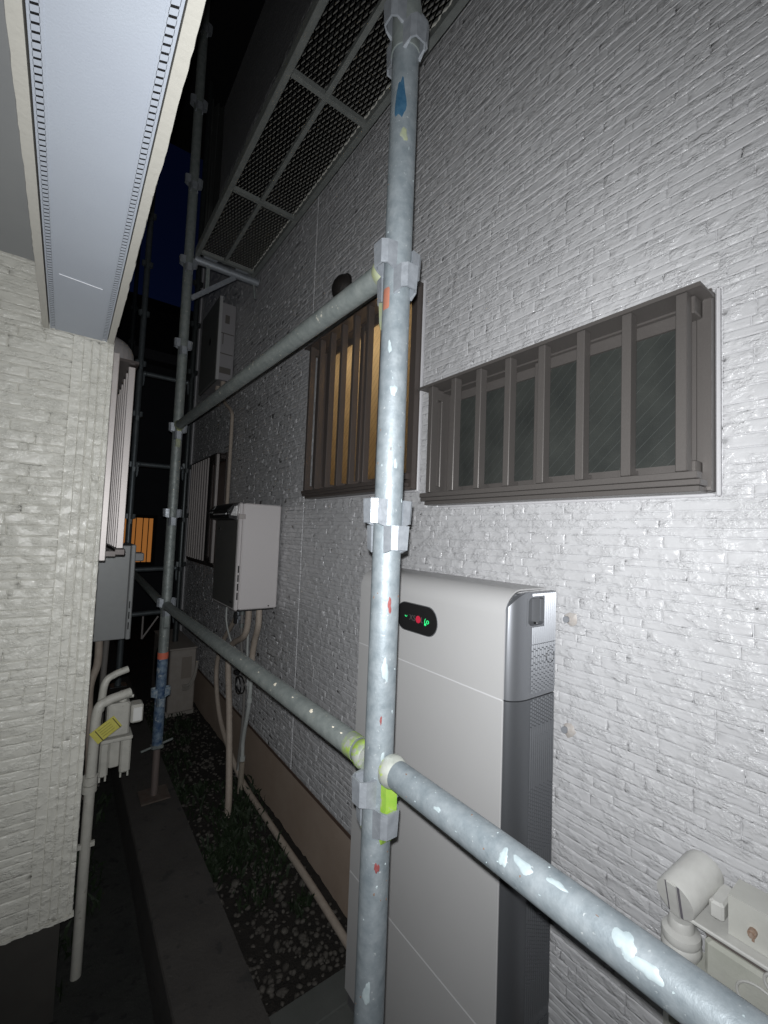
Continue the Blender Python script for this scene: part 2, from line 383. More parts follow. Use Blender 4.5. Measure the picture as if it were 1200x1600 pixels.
def gravel(n, x0, x1, y0, y1, z, smin, smax, fade):
    ico = bpy.data.meshes.new('t'); import bmesh
    bm = bmesh.new(); bmesh.ops.create_icosphere(bm, subdivisions=1, radius=1); bm.to_mesh(ico); bm.free()
    V0 = np.array([v.co for v in ico.vertices]); F0 = np.array([p.vertices for p in ico.polygons])
    bpy.data.meshes.remove(ico)
    co, fc = [], []
    for i in range(n):
        y = y0 + (y1-y0)*random.random()**fade; x = random.uniform(x0, x1)
        s = random.uniform(smin, smax)*(1 if random.random() < .8 else 1.5)
        v = V0*(1+rng.uniform(-.22, .22, (len(V0), 1)))*np.array([s*random.uniform(.7, 1.2), s*random.uniform(.7, 1.2), s*random.uniform(.35, .7)])
        a = random.random()*6.3; ca, sa = math.cos(a), math.sin(a)
        ti = random.uniform(-.5, .5); v = v @ np.array([[1, 0, 0], [0, math.cos(ti), math.sin(ti)], [0, -math.sin(ti), math.cos(ti)]])
        v = v @ np.array([[ca, sa, 0], [-sa, ca, 0], [0, 0, 1]]) + (x, y, z+s*random.uniform(-.1, .5))
        co.append(v); fc.append(F0+len(V0)*i)
    return np.concatenate(co), np.concatenate(fc)
o = np_object('gravel', *gravel(1500, .56, 1.05, 1.42, 4.6, GZ+.004, .006, .014, 1.25), PEB, smooth=True)
tag(o, 'pale gravel stones scattered on dark soil between kerb and house foundation', 'gravel', kind='stuff')
def weeds(spots):
    co, fc = [], []; k = 0
    for cx, cy, cz, rad, n in spots:
        for i in range(n):
            a = random.random()*6.3; d = rad*math.sqrt(random.random()); b = Vector((cx+math.cos(a)*d, cy+math.sin(a)*d, cz))
            h = random.uniform(.015, .07); l = random.uniform(-.04, .04); m = random.uniform(-.04, .04); wv = random.uniform(.003, .009)
            t = random.random()*6.3; s = Vector((math.cos(t), math.sin(t), 0))*wv
            mid = b+Vector((l*.4, m*.4, h*.7)); tip = b+Vector((l, m, h))
            co += [b-s*.4, b+s*.4, mid-s, mid+s, tip, tip]; fc += [(k, k+1, k+3, k+2), (k+2, k+3, k+4, k+5)]; k += 6
    return np.array([tuple(c) for c in co]), np.array(fc)
sp = [(random.uniform(.57, 1.0), random.uniform(1.9, 4.6), GZ, random.uniform(.05, .14), 60) for _ in range(34)] + [(.8, 2.2, GZ, .12, 160), (.9, 2.5, GZ, .14, 160), (.62, 2.9, GZ, .1, 120), (.70, 3.3, GZ, .15, 160), (.93, 1.75, GZ, .05, 60)] + [(random.uniform(-.0, .3), random.uniform(1.8, 3.4), -1.555, .05, 25) for _ in range(10)]
tag(np_object('weeds', *weeds(sp), LEAF, smooth=False), 'small dark green weeds growing among the gravel', 'weeds', kind='stuff')

# ------------------------------------------------------------------ right house
HX = 1.05
house = thing('house', (HX, 2, GZ), 'light grey house on the right with stone-pattern siding and barred windows', 'house')
# y0, y1, z0, z1
WIN = [(1.22, 2.02, .175, .97), (.300, 1.10, .112, .525), (3.56, 4.50, -.31, .625)]
def wall_with_holes(x0, x1, y0, y1, z0, z1, holes):
    b = MB(); ys = sorted({y0, y1} | {v for h in holes for v in h[:2]}); 
    for a, c in zip(ys, ys[1:]):
        zs = [(z0, z1)]
        for h in holes:
            if h[0] < c-1e-6 and h[1] > a+1e-6: zs = [s for p, q in zs for s in ((p, min(q, h[2])), (max(p, h[3]), q)) if s[1]-s[0] > 1e-6]
        for p, q in zs: b.box((x0, a, p), (x1, c, q))
    return b
SB = -1.272                                           # bottom edge of the siding
sid = wall_with_holes(HX+.0034, HX+.16, -1.6, 4.95, SB, 4.6, WIN).build('siding_wall', SIDE_R, house)
FR = ((HX, 0, 0), (0, 1, 0), (0, 0, 1), (-1, 0, 0))
HS = [.0175, .0195, .023, .0265, .031]
ops = [(a-.010, b+.010, c-.008, d+.010) for a, b, c, d in WIN]
rects = courses(-.35, 4.93, SB+.004, 3.4, ops, HS, .07, .26, joints=(2.17,))
def hidden_r(x, y, c):
    return (520 < x < 872 and y > 890) or (590 < x < 645) or (c.y > 1.3 and c.z < -1)
big, rest = split_largest(rects, FR, hidden_r)
near = [r for r in rest if r[0] < 2.2]; far = [r for r in rest if r[0] >= 2.2]
place_stones(big, FR, stone_variants(FR, SIDE_R, (.035, .055, .08, .15, .23), (.019, .027)), sid)
for lst, nx, nz in ((near, 13, 4), (far, 7, 2)):
    np_object('siding_stone', *relief_mesh(lst, FR, nx, nz), SIDE_R, sid, kind='stuff')
box('corner_trim', (HX-.012, 4.925, SB), (HX+.04, 4.965, 4.6), CAULK, house, .003)
MB().box((HX+.03, -1.6, GZ-.02), (HX+.16, 4.93, SB-.022)).build('foundation', FOUND, house)
MB().box((HX+.004, -1.6, SB-.020), (HX+.05, 4.95, SB-.002), .002).box((HX+.022, -1.6, SB-.042), (HX+.032, 4.94, SB-.020)).build('drip_flashing', DRIP, house)
ev = MB(); ev.box((.35, -1.6, 4.35), (1.3, 5.3, 4.5)); ev.build('eave', NIGHTD, house)
# dark rooms behind the panes
for (a, b, c, d) in WIN:
    m_ = MB(); m_.box((HX+.60, a-.2, c-.2), (HX+.61, b+.2, d+.2)).box((HX+.16, a-.2, c-.21), (HX+.6, b+.2, c-.2)).box((HX+.16, a-.2, d+.2), (HX+.6, b+.2, d+.21)).box((HX+.16, a-.21, c-.2), (HX+.6, a-.2, d+.2)).box((HX+.16, b+.2, c-.2), (HX+.6, b+.21, d+.2))
    m_.build('room_wall', mat('room_paper', (.45, .38, .28), .8), house)

def wires(b, x, y0, y1, z0, z1, pitch=.034, r=.0004):
    for sgn in (1, -1):
        k = -40
        for k in range(-60, 90):
            c = k*pitch; pts = []
            # line z = z0 + s*(y-y0) + c
            ya, yb = y0, y1
            za, zb = z0+c+(0 if sgn > 0 else 0), 0
            f = (lambda y: z0+c+(y-y0)) if sgn > 0 else (lambda y: z0+c-(y-y0))
            ylo, yhi = (y0-c, y0-c+(z1-z0)) if sgn > 0 else (y0+c-(z1-z0), y0+c)
            ya, yb = max(y0, ylo), min(y1, yhi)
            if yb-ya < .01: continue
            if sgn > 0: continue
            A, B = Vector((x, ya, f(ya))), Vector((x, yb, f(yb)))
            n = (B-A).normalized().cross(Vector((1, 0, 0)))*r
            b.add([A-n, A+n, B+n, B-n], [(0, 1, 2, 3)])
def sash(win, x, y0, y1, z0, z1, m, glass, rw=.028, d=.018, wire=True, rb=.035):
    f = MB(); f.box((x, y0, z0), (x+d, y0+rw, z1), .002).box((x, y1-rw, z0), (x+d, y1, z1), .002)
    f.box((x+.0015, y0+rw, z0), (x+d-.001, y1-rw, z0+rb)).box((x+.0015, y0+rw, z1-rb*.8), (x+d-.001, y1-rw, z1))
    s = f.build('sash', m, win)
    g = box('pane', (x+.010, y0+rw-.004, z0+rb-.004), (x+.014, y1-rw+.004, z1-rb*.8+.004), glass, win)
    if wire:
        b = MB(); wires(b, x+.0092, y0+rw, y1-rw, z0+rb, z1-rb*.8); b.build('glass_wire', WIRE, win, kind='stuff')
    return s
def window(a, b, c, d, label, metal=BRONZE, glass=(GLASS, GLASS), barx=.955, bary=(), barw=.020, bard=.028, slat=False, ledge=True):
    """window with its security grille; a..b along the wall, c..d up"""
    W = bpy.data.objects.new('window', None); COL.objects.link(W); W.parent = house; W.location = Vector((HX, (a+b)/2, c))-origin(house); W['label'] = label
    f = MB(); t = .026
    x0 = HX-.028
    for q in (((x0, a, c), (HX+.06, a+t, d)), ((x0, b-t, c), (HX+.06, b, d))): f.box(*q, .002)
    f.box((x0+.001, a+t, d-t), (HX+.06, b-t, d)).box((x0+.001, a+t, c), (HX+.06, b-t, c+t))
    f.box((x0-.006, a-.002, c+.002), (x0+.001, a+.012, d-.002)).box((x0-.006, b-.012, c+.002), (x0+.001, b+.002, d-.002))
    f.build('frame', metal, W)
    k = MB(); w_ = .009
    k.box((HX-.009, a-w_, c-w_), (HX+.01, a-.001, d+w_), .003).box((HX-.009, b+.001, c-w_), (HX+.01, b+w_, d+w_), .003)
    k.box((HX-.008, a, c-w_), (HX+.01, b, c-.001), .003).box((HX-.008, a, d+.001), (HX+.01, b, d+w_), .003)
    k.build('sealant', CAULK, W)
    mid = (a+b)/2
    sash(W, HX+.006, mid-.012, b-t, c+t, d-t, metal, glass[1])
    sash(W, HX-.016, a+t, mid+.016, c+t, d-t, metal, glass[0])
    # grille
    g = MB()
    zt, zb = d-.018, c+.014
    g.box((barx-.012, a-.006, zt-.004), (HX-.029, b+.012, zt), .0)                     # top plate
    g.box((barx-.012, a-.006, zt-.009), (barx-.009, b+.012, zt-.004))
    g.build('grille_cap', metal, W)
    g = MB(); g.box((barx+.004, a+.004, zb+.006), (barx+.030, b+.004, zb+.020), .001).box((barx+.010, a+.001, zb-.006), (barx+.052, b+.006, zb+.0055), .001).box((barx+.022, a+.006, zb-.018), (HX-.0285, b-.002, zb-.0065), .001)
    g.build('grille_rail', metal, W)
    for qa, qb in (((barx+.031, a+.014, zb+.021), (HX-.029, a+.036, zb+.045)), ((barx+.031, b-.036, zb+.021), (HX-.029, b-.014, zb+.045)), ((barx+.024, a+.014, zt-.040), (HX-.029, a+.036, zt-.005)), ((barx+.024, b-.036, zt-.040), (HX-.029, b-.014, zt-.005))):
        box('bracket', qa, qb, metal, W, .002)
    for y in bary:
        B = MB().box((barx, y-barw/2, zb+.0205), (barx+bard, y+barw/2, zt-.0045), .0015)
        B.build('grille_bar', metal, W)
        if not slat:
            MB().box((barx+bard, y-barw*.32, zb+.021), (barx+bard+.022, y+barw*.32, zb+.036), .001).build('bar_clip', metal, W)
    return W
W2 = window(*WIN[1], 'wide dark window with eight brown grille bars, right of the near pole',
            bary=(1.060, .955, .852, .747, .642, .538, .434, .330))
W1 = window(*WIN[0], 'tall window half hidden by the near pole, lit warm yellow from inside',
            metal=mat('bronze_aluminium_window', (.10, .086, .078), .40, .35, (.12, .10, .092), 300, .6),
            glass=(CURT, CURT), bary=[1.985-.1045*i for i in range(8)])
W3 = window(*WIN[2], 'far shuttered window with close pale vertical slats', metal=BRONZED,
            glass=(mat('brown_glass', (.06, .025, .012), .4), GLASS), bary=(), slat=True)
zb, zt = WIN[2][2]+.014, WIN[2][3]-.018
for i in range(8):
    y = 4.44-.083*i
    MB().box((.946, y-.012, zb+.0205), (.961, y+.014, zt-.0045), .002).build('slat', PALEAL, W3)
MB().box((.950, 3.585, zb+.0205), (.972, 3.625, zt-.0045), .002).build('slat', PALEAL, W3)
# a warm lamp in the room behind the tall window
lp = bpy.data.lights.new('room_lamp', 'POINT'); lpo = bpy.data.objects.new('room_lamp', lp); COL.objects.link(lpo)
lp.energy = 5.5; lp.color = (1, .89, .72); lp.shadow_soft_size = .06; lpo.location = (HX+.24, 1.60, 1.0)
MB().tube([(HX+.30, 1.55, 1.06), (HX+.30, 1.55, 1.16)], .05).build('room_lamp_shade', mat('lamp_shade', (.7, .6, .4), .6), None)
tag(bpy.data.objects['room_lamp_shade'], 'ceiling lamp inside the room behind the yellow lit window', 'lamp')

# dark dome vent above the lit window
vt = thing('vent_hood', (HX, 1.87, 1.22), 'dark round vent hood on the wall above the lit window', 'vent')
v = MB(); n = 14
for i in range(6):
    a0, a1 = i/6*math.pi/2, (i+1)/6*math.pi/2
    ring = lambda a: [(HX-.06*math.cos(a), 1.835+.070*math.sin(a)*math.cos(t*2*math.pi/24), 1.222+.070*math.sin(a)*math.sin(t*2*math.pi/24)) for t in range(24)]
    r1, r2 = ring(a0), ring(a1); v.add(r1+r2, [(k, (k+1) % 24, 24+(k+1) % 24, 24+k) for k in range(24)], True)
v.build('hood', mat('vent_dark', (.018, .015, .014), .6), vt)
MB().tube([(HX-.006, 1.835, 1.222), (HX+.02, 1.835, 1.222)], .074, 24).build('flange', mat('vent_dark', (.035, .03, .028)), vt)

# ------------------------------------------------------------------ scaffold
PX, PY1, PY2, PY3 = .445, .592, 2.460, 4.29
PR = .0243
def pocket(b, c, d, zc, h=.040):
    """U-shaped wedge pocket standing out of the pole at c in the direction d"""
    d = Vector(d); t = Vector((-d.y, d.x, 0)); th = .0035
    top, bot = zc+h/2, zc-h/2
    def ring(ro, hw, ri, z):
        o = [(ri, -hw-.003), (ro-.009, -hw), (ro, -hw+.007), (ro, hw-.007), (ro-.009, hw), (ri, hw+.003)]
        i = [(ri, hw-th), (ro-.009-th*.4, hw-th), (ro-th, hw-.008), (ro-th, -hw+.008), (ro-.009-th*.4, -hw+th), (ri, -hw+th)]
        return [Vector((c[0], c[1], z))+d*p+t*q for p, q in o+i]
    A = ring(.0445, .0185, .0175, top); B = ring(.0430, .0172, .0175, bot)
    # slightly sloped lower lip
    for k in (2, 3, 8, 9): B[k].z += .000
    for k in (0, 5, 6, 11): B[k].z -= .006
    n = 12; vs = A+B
    fs = [(k, (k+1) % n, n+(k+1) % n, n+k) for k in range(n)]
    for j in range(5): fs.append((j, 11-j, 10-j, j+1)[::-1]); fs.append((n+j, n+11-j, n+10-j, n+j+1))
    b.add(vs, fs)
def collar(parent, c, zc, m=GALVP, gap=.022):
    for d, q in (((1, 0, 0), gap), ((-1, 0, 0), gap), ((0, 1, 0), -gap), ((0, -1, 0), -gap)):
        b = MB(); pocket(b, c, d, zc+q); b.build('wedge_pocket', m, parent)
def patch(parent, c, axis, a0, s0, da, ds, m, rad, n=28, name='paint_mark', seed=0, shape=None):
    """irregular thin paint mark lying on a tube: angle a0, position s0 along the axis"""
    rr = random.Random(seed); axis = Vector(axis).normalized(); c = Vector(c)
    e1 = axis.orthogonal().normalized() if abs(axis.z) < .9 else Vector((1, 0, 0)); e2 = axis.cross(e1)
    out = []
    rings = 4; vs = []
    ph = [rr.uniform(0, 6.3) for _ in range(4)]; prof = [1+.16*math.sin(2*2*math.pi*q/n+ph[0])+.14*math.sin(3*2*math.pi*q/n+ph[1])+.10*math.sin(5*2*math.pi*q/n+ph[2])+.05*math.sin(8*2*math.pi*q/n+ph[3]) for q in range(n)]
    for j in range(rings+1):
        for k in range(n):
            q = 2*math.pi*k/n; f = j/rings*prof[k]
            if shape == 'box': f = j/rings/max(abs(math.cos(q)), abs(math.sin(q)))
            a = a0+da*f*math.cos(q); s = s0+ds*f*math.sin(q)
            vs.append(c+axis*s+(e1*math.cos(a)+e2*math.sin(a))*(rad+.0006 - (.0005 if j == rings else 0)))
    fs = [(j*n+k, j*n+(k+1) % n, (j+1)*n+(k+1) % n, (j+1)*n+k) for j in range(rings) for k in range(n)]
    return MB().add(vs, fs, True).build(name, m, parent)

# near pole
pole = thing('scaffold_pole', (PX, PY1, -1.355), 'nearest upright scaffold pole, galvanised, in the middle of the view', 'scaffold pole', 'upright scaffold poles')
def tubez(x, y, z0, z1, r=PR, n=32, b=None):
    b = b or MB(); k = max(2, int((z1-z0)/.15)+1)
    return b.tube([(x, y, z0+(z1-z0)*i/(k-1)) for i in range(k)], r, n)
t_ = tubez(PX, PY1, -1.30, .885); t_.build('tube', GALV, pole)
b = tubez(PX, PY1, .945, 3.1); b.build('upper_tube', GALVD, pole)
b = tubez(PX, PY1, .870, .96, PR+.0022); b.build('joint_sleeve', GALVD, pole)
for z in (-1.335, -.885, -.435, .018, .4605, .907, 1.36, 1.81, 2.26): collar(pole, (PX, PY1), z)
MB().box((PX-.07, PY1-.07, -1.355), (PX+.07, PY1+.07, -1.349)).build('base_plate', GALVD, pole)
toc = math.atan2(-PY1, -PX)                            # direction from the pole to the viewer
patch(pole, (PX, PY1, 0), (0, 0, 1), toc-.25, .765, .36, .040, BLUE, PR, seed=3)['label'] = 'dark blue spray mark'
patch(pole, (PX, PY1, 0), (0, 0, 1), toc-.85, .408, .34, .019, ORANGE, PR, seed=4, shape='box')['label'] = 'orange tape mark'
for a_, z_, da, ds, m_, sd in ((.35, -.115, .14, .012, RED, 5), (.05, -.300, .08, .006, RED, 6), (.15, -.53, .16, .008, RED, 7),
                           (.05, .245, .22, .010, WHITEP, 8), (.4, .12, .12, .008, WHITEP, 9), (-.35, .32, .14, .010, WHITEP, 10), (.2, -.22, .22, .018, WHITEP, 11),
                           (.1, .70, .25, .012, YELP, 12), (-.2, -.72, .22, .018, WHITEP, 14), (.25, -.36, .12, .01, WHITEP, 15)):
    patch(pole, (PX, PY1, 0), (0, 0, 1), toc+a_, z_, da, ds, m_, PR, seed=sd)

RUSTS = mat('rust_speck', (.10, .05, .03), .8, 0, (.16, .10, .07), 200, .6)
for k in range(26):
    rr = random.Random(100+k)
    patch(pole, (PX, PY1, 0), (0, 0, 1), toc+rr.uniform(-1.2, 1.2), rr.uniform(-.9, .85), rr.uniform(.02, .06), rr.uniform(.0008, .003), rr.choice((RUSTS, WHITEP, RUSTS)), PR, n=10, name='rust_speck', seed=k)
# far pole, its lower third painted blue
pole2 = thing('scaffold_pole', (PX, PY2, -1.355), 'second upright scaffold pole, blue painted foot on a screw jack', 'scaffold pole', 'upright scaffold poles')
C2 = (PX, PY2)
tubez(*C2, -.66, 1.93).build('tube', GALVD, pole2); tubez(*C2, 1.93, 4.4, PR*.98).build('upper_tube', GALVD, pole2)
tubez(*C2, -1.10, -.66, PR+.0004).build('blue_painted_tube', BLUEP, pole2)
tubez(*C2, -.672, -.640, PR+.0012).build('orange_tape_band', mat('orange_band', (.5, .12, .07), .6), pole2)
for z in (-.86, -.410, .050, .498, .948, 1.40, 1.85, 2.30, 2.75, 3.2): collar(pole2, C2, z, GALVP if z > -.8 else mat('pocket_blue', (.10, .16, .24), .5, .3, (.35, .4, .42), 60, .4))
tubez(*C2, -1.35, -1.10, .0165).build('jack_screw', mat('jack_steel', (.16, .13, .12), .6, .4), pole2)
MB().tube([(PX-.075, PY2-.02, -1.112), (PX+.075, PY2+.02, -1.098)], [.006, .006]).box((PX-.028, PY2-.028, -1.118), (PX+.028, PY2+.028, -1.098), .006).build('jack_handle', GALVD, pole2)
MB().box((PX-.065, PY2-.065, -1.351), (PX+.065, PY2+.065, -1.344)).build('base_plate', mat('rusty_plate', (.07, .045, .038), .7, .2, (.11, .095, .08), 40, .5), pole2)

def simple_pole(x, y, z0, z1, zs, label, m=GALVD):
    p = thing('scaffold_pole', (x, y, z0), label, 'scaffold pole', 'upright scaffold poles')
    tubez(x, y, z0, z1, PR, 16).build('tube', m, p)
    for z in zs: collar(p, (x, y), z, m)
    MB().box((x-.06, y-.06, z0), (x+.06, y+.06, z0+.006)).build('base_plate', m, p)
    return p
simple_pole(PX, PY3, -1.355, 4.6, [-.85, -.40, .055, .505, .95, 1.40, 1.85, 2.3, 2.75], 'third upright scaffold pole, thin in the distance beside the pale slatted grille', mat('distant_steel', (.10, .12, .13), .45, .5, (.17, .19, .2), 20, .5))
simple_pole(.875, 4.32, -1.62, 4.6, [-.80, -.36, .09, .545, .99, 1.44, 1.9, 2.3], 'dark upright scaffold pole close to the house wall behind the blue-footed pole', mat('dark_steel', (.06, .07, .075), .4, .6, (.09, .1, .1), 20, .5))
simple_pole(.55, 6.4, GZ, 4.6, [-.8, -.35, .1, .55, 1.0, 1.45, 1.9, 2.35, 2.8], 'farthest thin upright scaffold pole in the dark gap', mat('dark_steel', (.06, .07, .075)))

def ledger(a, b, label, m=GALVD, r=.0213, cap_a=None, cap_b=None, n=28, group='horizontal scaffold rails'):
    """horizontal pipe from pole to pole with a wedge head at each end"""
    A, B = Vector(a), Vector(b); d = (B-A).normalized(); L = (B-A).length
    o = thing('scaffold_rail', A, label, 'scaffold rail', group)
    k = max(2, int(L/.12)); i0, i1 = .044, L-.044
    MB().tube([A+d*(i0+(i1-i0)*i/k) for i in range(k+1)], r, n).build('tube', m, o)
    for s, mm in ((0, cap_a or m), (1, cap_b or m)):
        q, e = (A, d) if s == 0 else (B, -d)
        h = MB().tube([q+e*.028, q+e*.033, q+e*.043, q+e*.052], [r*1.02, r*1.17, r*1.17, r*1.0], n)
        h.build('rail_head', mm if s == 0 and cap_a is None else (mm), o)
        # wedge plate dropping into the pocket
        t = Vector((-e.y, e.x, 0)); z0 = q.z-.115; pts = []
        for p, zz in ((.024, q.z+.012), (.037, q.z+.012), (.0385, q.z-.06), (.034, z0+.012), (.028, z0), (.024, z0+.005)):
            v_ = Vector((q.x, q.y, 0))+e*p; v_.z = zz; pts.append(v_-t*.011)
        MB().prism(pts, None, t*.022).build('wedge', mm, o)
    return o
ledA = ledger((PX, PY1, .482), (PX, PY2, .530), 'upper scaffold rail running from the near pole to the blue-footed pole', GALVD, cap_a=YELP, cap_b=YELP)
ledB = ledger((PX, PY1, -.381), (PX, PY2, -.405), 'lower scaffold rail left of the near pole, lime paint at its end', GALVD, cap_a=LIMEW)
ledC = ledger((PX, PY1, -.376), (PX, -1.237, -.368), 'nearest scaffold rail right of the near pole, sloping to the bottom corner', GALV, cap_a=mat('worn_head', (.36, .38, .34), .4, .5, (.55, .57, .52), 60, .5, c3=(.45, .6, .1), c3scale=40, c3th=.6), cap_b=GALV)
for o_ in ledC.children:
    if o_.name.startswith('wedge'): o_.data.materials.clear(); o_.data.materials.append(LIME)
# lime sleeve of paint on the end of the lower left rail
MB().tube([(PX, PY1+.058, -.3817), (PX, PY1+.085, -.382)], .0218, 24).build('paint_band', LIMEW, ledB)
dC = Vector((0, -1, .004)); cC = (PX, PY1, -.376)
e1 = dC.normalized().orthogonal().normalized()
def ang_to_view(c, ax):
    ax = Vector(ax).normalized(); e1 = ax.orthogonal().normalized(); e2 = ax.cross(e1); v = -Vector(c); return math.atan2(v.dot(e2), v.dot(e1))
for s, da, a, ds, sd, m_ in ((.268, .38, .10, .006, 21, WHITEP), (.292, .26, -.15, .012, 22, WHITEP), (.400, .45, -.1, .010, 23, WHITEP), (.420, .28, .2, .012, 24, WHITEP), (.16, .12, .2, .007, 25, WHITEP), (.33, .16, -.4, .01, 27, WHITEP)):
    c_ = Vector(cC)+dC*s
    patch(ledC, cC, dC, ang_to_view(c_, dC)+a, s, da, ds, m_, .0213, seed=sd)
for k in range(20):
    rr = random.Random(200+k); s = rr.uniform(.08, .5); c_ = Vector(cC)+dC*s
    patch(ledC, cC, dC, ang_to_view(c_, dC)+rr.uniform(-1., 1.), s, rr.uniform(.02, .06), rr.uniform(.0006, .002), rr.choice((RUSTS, WHITEP, WHITEP)), .0213, n=10, name='rust_speck', seed=k)
dB = Vector((0, 1, -.0128))
for s, sd in ((.22, 31), (.41, 32), (.10, 33), (.13, 34), (.31, 35), (.52, 36), (.66, 37)):
    c_ = Vector((PX, PY1, -.381))+dB*s
    patch(ledB, (PX, PY1, -.381), dB, ang_to_view(c_, dB)+.2, s, .18 if sd < 33 else .07, .006 if sd < 33 else .003, mat('cream_drip', (.6, .55, .45), .6), .0213, seed=sd)
ledger((PX, PY2, -.415), (PX, PY3, -.345), 'far lower rail in the dark beyond the blue-footed pole', GALVD)
for z, nm in ((1.34, 'highest'), (.535, 'middle'), (-.385, 'low'), (-.77, 'lowest')):
    ledger((PX, PY3, z), (.875, 4.32, z+.012), '%s short cross rail between the two distant poles' % nm, mat('distant_steel', (.10, .12, .13)), n=14, group='short cross rails in the distance')
for s in ((.60, 4.30, -.985, .72, 4.31, -.80),):
    o_ = thing('rail_brace', (s[0], s[1], s[2]), 'thin pale diagonal brace under the distant cross rail', 'brace')
    MB().tube([s[:3], s[3:]], .008, 8).build('brace_tube', PALEAL, o_); MB().tube([(.60, 4.30, -.985), (.60, 4.30, -.79)], .008, 8).build('brace_post', PALEAL, o_)

# brackets that carry the walkway
def bracket(y, z, label):
    o = thing('walkway_bracket', (PX, y, z), label, 'bracket', 'brackets under the walkway')
    MB().tube([(PX+.03, y, z), (.825, y, z)], .0213, 20).build('arm', GALVP, o)
    MB().tube([(PX+.028, y, z), (PX+.055, y, z)], .0235, 20).build('arm_head', GALVP, o)
    b = MB(); d = Vector((.684-.470, 0, .195)).normalized(); nrm = Vector((-d.z, 0, d.x))
    A, B = Vector((.468, y-.006, z-.222)), Vector((.690, y-.006, z-.020))
    b.prism([A-nrm*.012, B-nrm*.012, B+nrm*.012, A+nrm*.012], None, (0, .012, 0)); b.build('diagonal_strut', GALVP, o)
    MB().box((.535, y-.005, z-.165), (.555, y+.005, z-.018)).build('web_plate', GALVD, o)
    MB().tube([(.800, y+.0, z-.02), (.812, y, z-.10)], .006, 8).build('lock_pin', GALVD, o)
    return o
bracket(PY2, 1.452, 'galvanised bracket on the far pole carrying the mesh walkway end')
bracket(PY1, 1.452, 'galvanised bracket high on the nearest pole, under the mesh walkway')

# mesh walkway
DECKF = mat('deck_frame_steel', (.13, .14, .135), .6, .3, (.19, .20, .19), 30, .5)
def walkway(y0, y1, z, label):
    o = thing('scaffold_walkway', (.63, y0, z), label, 'walkway', 'mesh scaffold walkways')
    xa, xb = .465, .785
    for x in (xa, xb-.022): MB().box((x, y0+.02, z-.02), (x+.022, y1-.02, z+.022), .002).build('side_rail', DECKF, o)
    MB().box((.60, y0+.04, z-.018), (.616, y1-.04, z-.002)).build('centre_rail', DECKF, o)
    for y in (y0+.06, y0+.62, y0+1.21, y1-.06): MB().box((xa+.022, y-.009, z-.021), (xb-.022, y+.009, z-.003)).build('cross_bar', DECKF, o)
    for y in (y0+.012, y1-.012):
        for x in (.545, .715): MB().tube([(x-.035, y, z+.012), (x+.035, y, z+.012)], .020, 12).build('hook', GALVP, o)
    b = MB(); px, py = .0072, .022; wdt = .0019; nx, ny = int((xb-xa-.044)/px), int((y1-y0-.08)/py)
    for i in range(nx):
        for j in range(ny):
            cx, cy = xa+.022+px*(i+.5), y0+.04+py*(j+.5)
            if (i+j) % 2: continue
            for sx, sy in ((1, 1), (1, -1), (-1, 1), (-1, -1)):
                A = Vector((cx+sx*px, cy, z+.003)); B = Vector((cx, cy+sy*py, z+.003)); nn = (B-A).normalized().cross(Vector((0, 0, 1)))*wdt
                up_ = Vector((0, 0, .005))
                b.add([A-nn, A+nn, B+nn, B-nn, A-nn+up_, A+nn+up_, B+nn+up_, B-nn+up_], [(3, 2, 1, 0), (0, 1, 5, 4), (1, 2, 6, 5), (2, 3, 7, 6), (3, 0, 4, 7), (4, 5, 6, 7)])
    b.build('expanded_mesh', mat('deck_mesh_steel', (.42, .42, .39), .7, .1, (.52, .50, .45), 12, .5), o, kind='stuff')
    return o
walkway(PY1+.03, PY2-.03, 1.462, 'expanded metal walkway overhead between the near pole and the far pole')
walkway(-1.20, PY1-.03, 1.462, 'expanded metal walkway directly above the viewer, right of the near pole')

# dark safety net hung beyond the walkway
nt_ = MB(); cols = 15; prof = [(.93, 4.35, 3.0), (1.12, 4.42, 3.0)]
def net(name, x0, x1, z0, z1, y, label):
    b = MB(); n, k = 22, 10; vs = []
    for i in range(n+1):
        for j in range(k+1):
            x = x0+(x1-x0)*i/n; z = z0+(z1-z0)*j/k
            vs.append((x, y+.035*math.sin(i*1.3)+.02*math.sin(i*.7+j*.8), z))
    b.add(vs, [(i*(k+1)+j, (i+1)*(k+1)+j, (i+1)*(k+1)+j+1, i*(k+1)+j+1) for i in range(n) for j in range(k)], True)
    o = b.build(name, NET); sm_ = o.modifiers.new('s', 'SOLIDIFY'); sm_.thickness = .003
    return tag(o, label, 'net')
net('safety_net', .90, 1.15, 3.0, 6.2, 4.50, 'dark grey safety net hanging high behind the far poles')

# ------------------------------------------------------------------ storage battery
bt = thing('storage_battery', (.95, .97, -1.585), 'white wall-side home battery with silver sides and black display', 'battery')
BX0, BX1, BY0, BY1, BZ = .845, 1.036, .640, 1.300, -.122
def shell_profile(x0, r, z0, z1, th, xend):
    """front panel that bends back over the top: outline in x-z"""
    o, i = [], []
    n = 14
    o.append((x0, z0)); i.append((x0+th, z0)); o.append((x0, z1-r-.003)); i.append((x0+th, z1-r-.003))
    for k in range(n+1):
        a = math.pi/2*k/n
        o.append((x0+r-r*math.cos(a), z1-r+r*math.sin(a))); ri = r-th; i.append((x0+r-ri*math.cos(a), z1-r+ri*math.sin(a)))
    o.append((x0+r+.003, z1)); i.append((x0+r+.003, z1-th)); o.append((xend, z1)); i.append((xend, z1-th))
    return o+i[::-1]
SX = .865; S1, S2 = -.383, -1.159
pr_ = shell_profile(SX, .062, S1+.0015, BZ, .004, BX1)
b = MB(); b.prism([(x, .668, z) for x, z in pr_], None, (0, BY1-.006-.668, 0), True); b.build('top_cover', PANELW, bt)
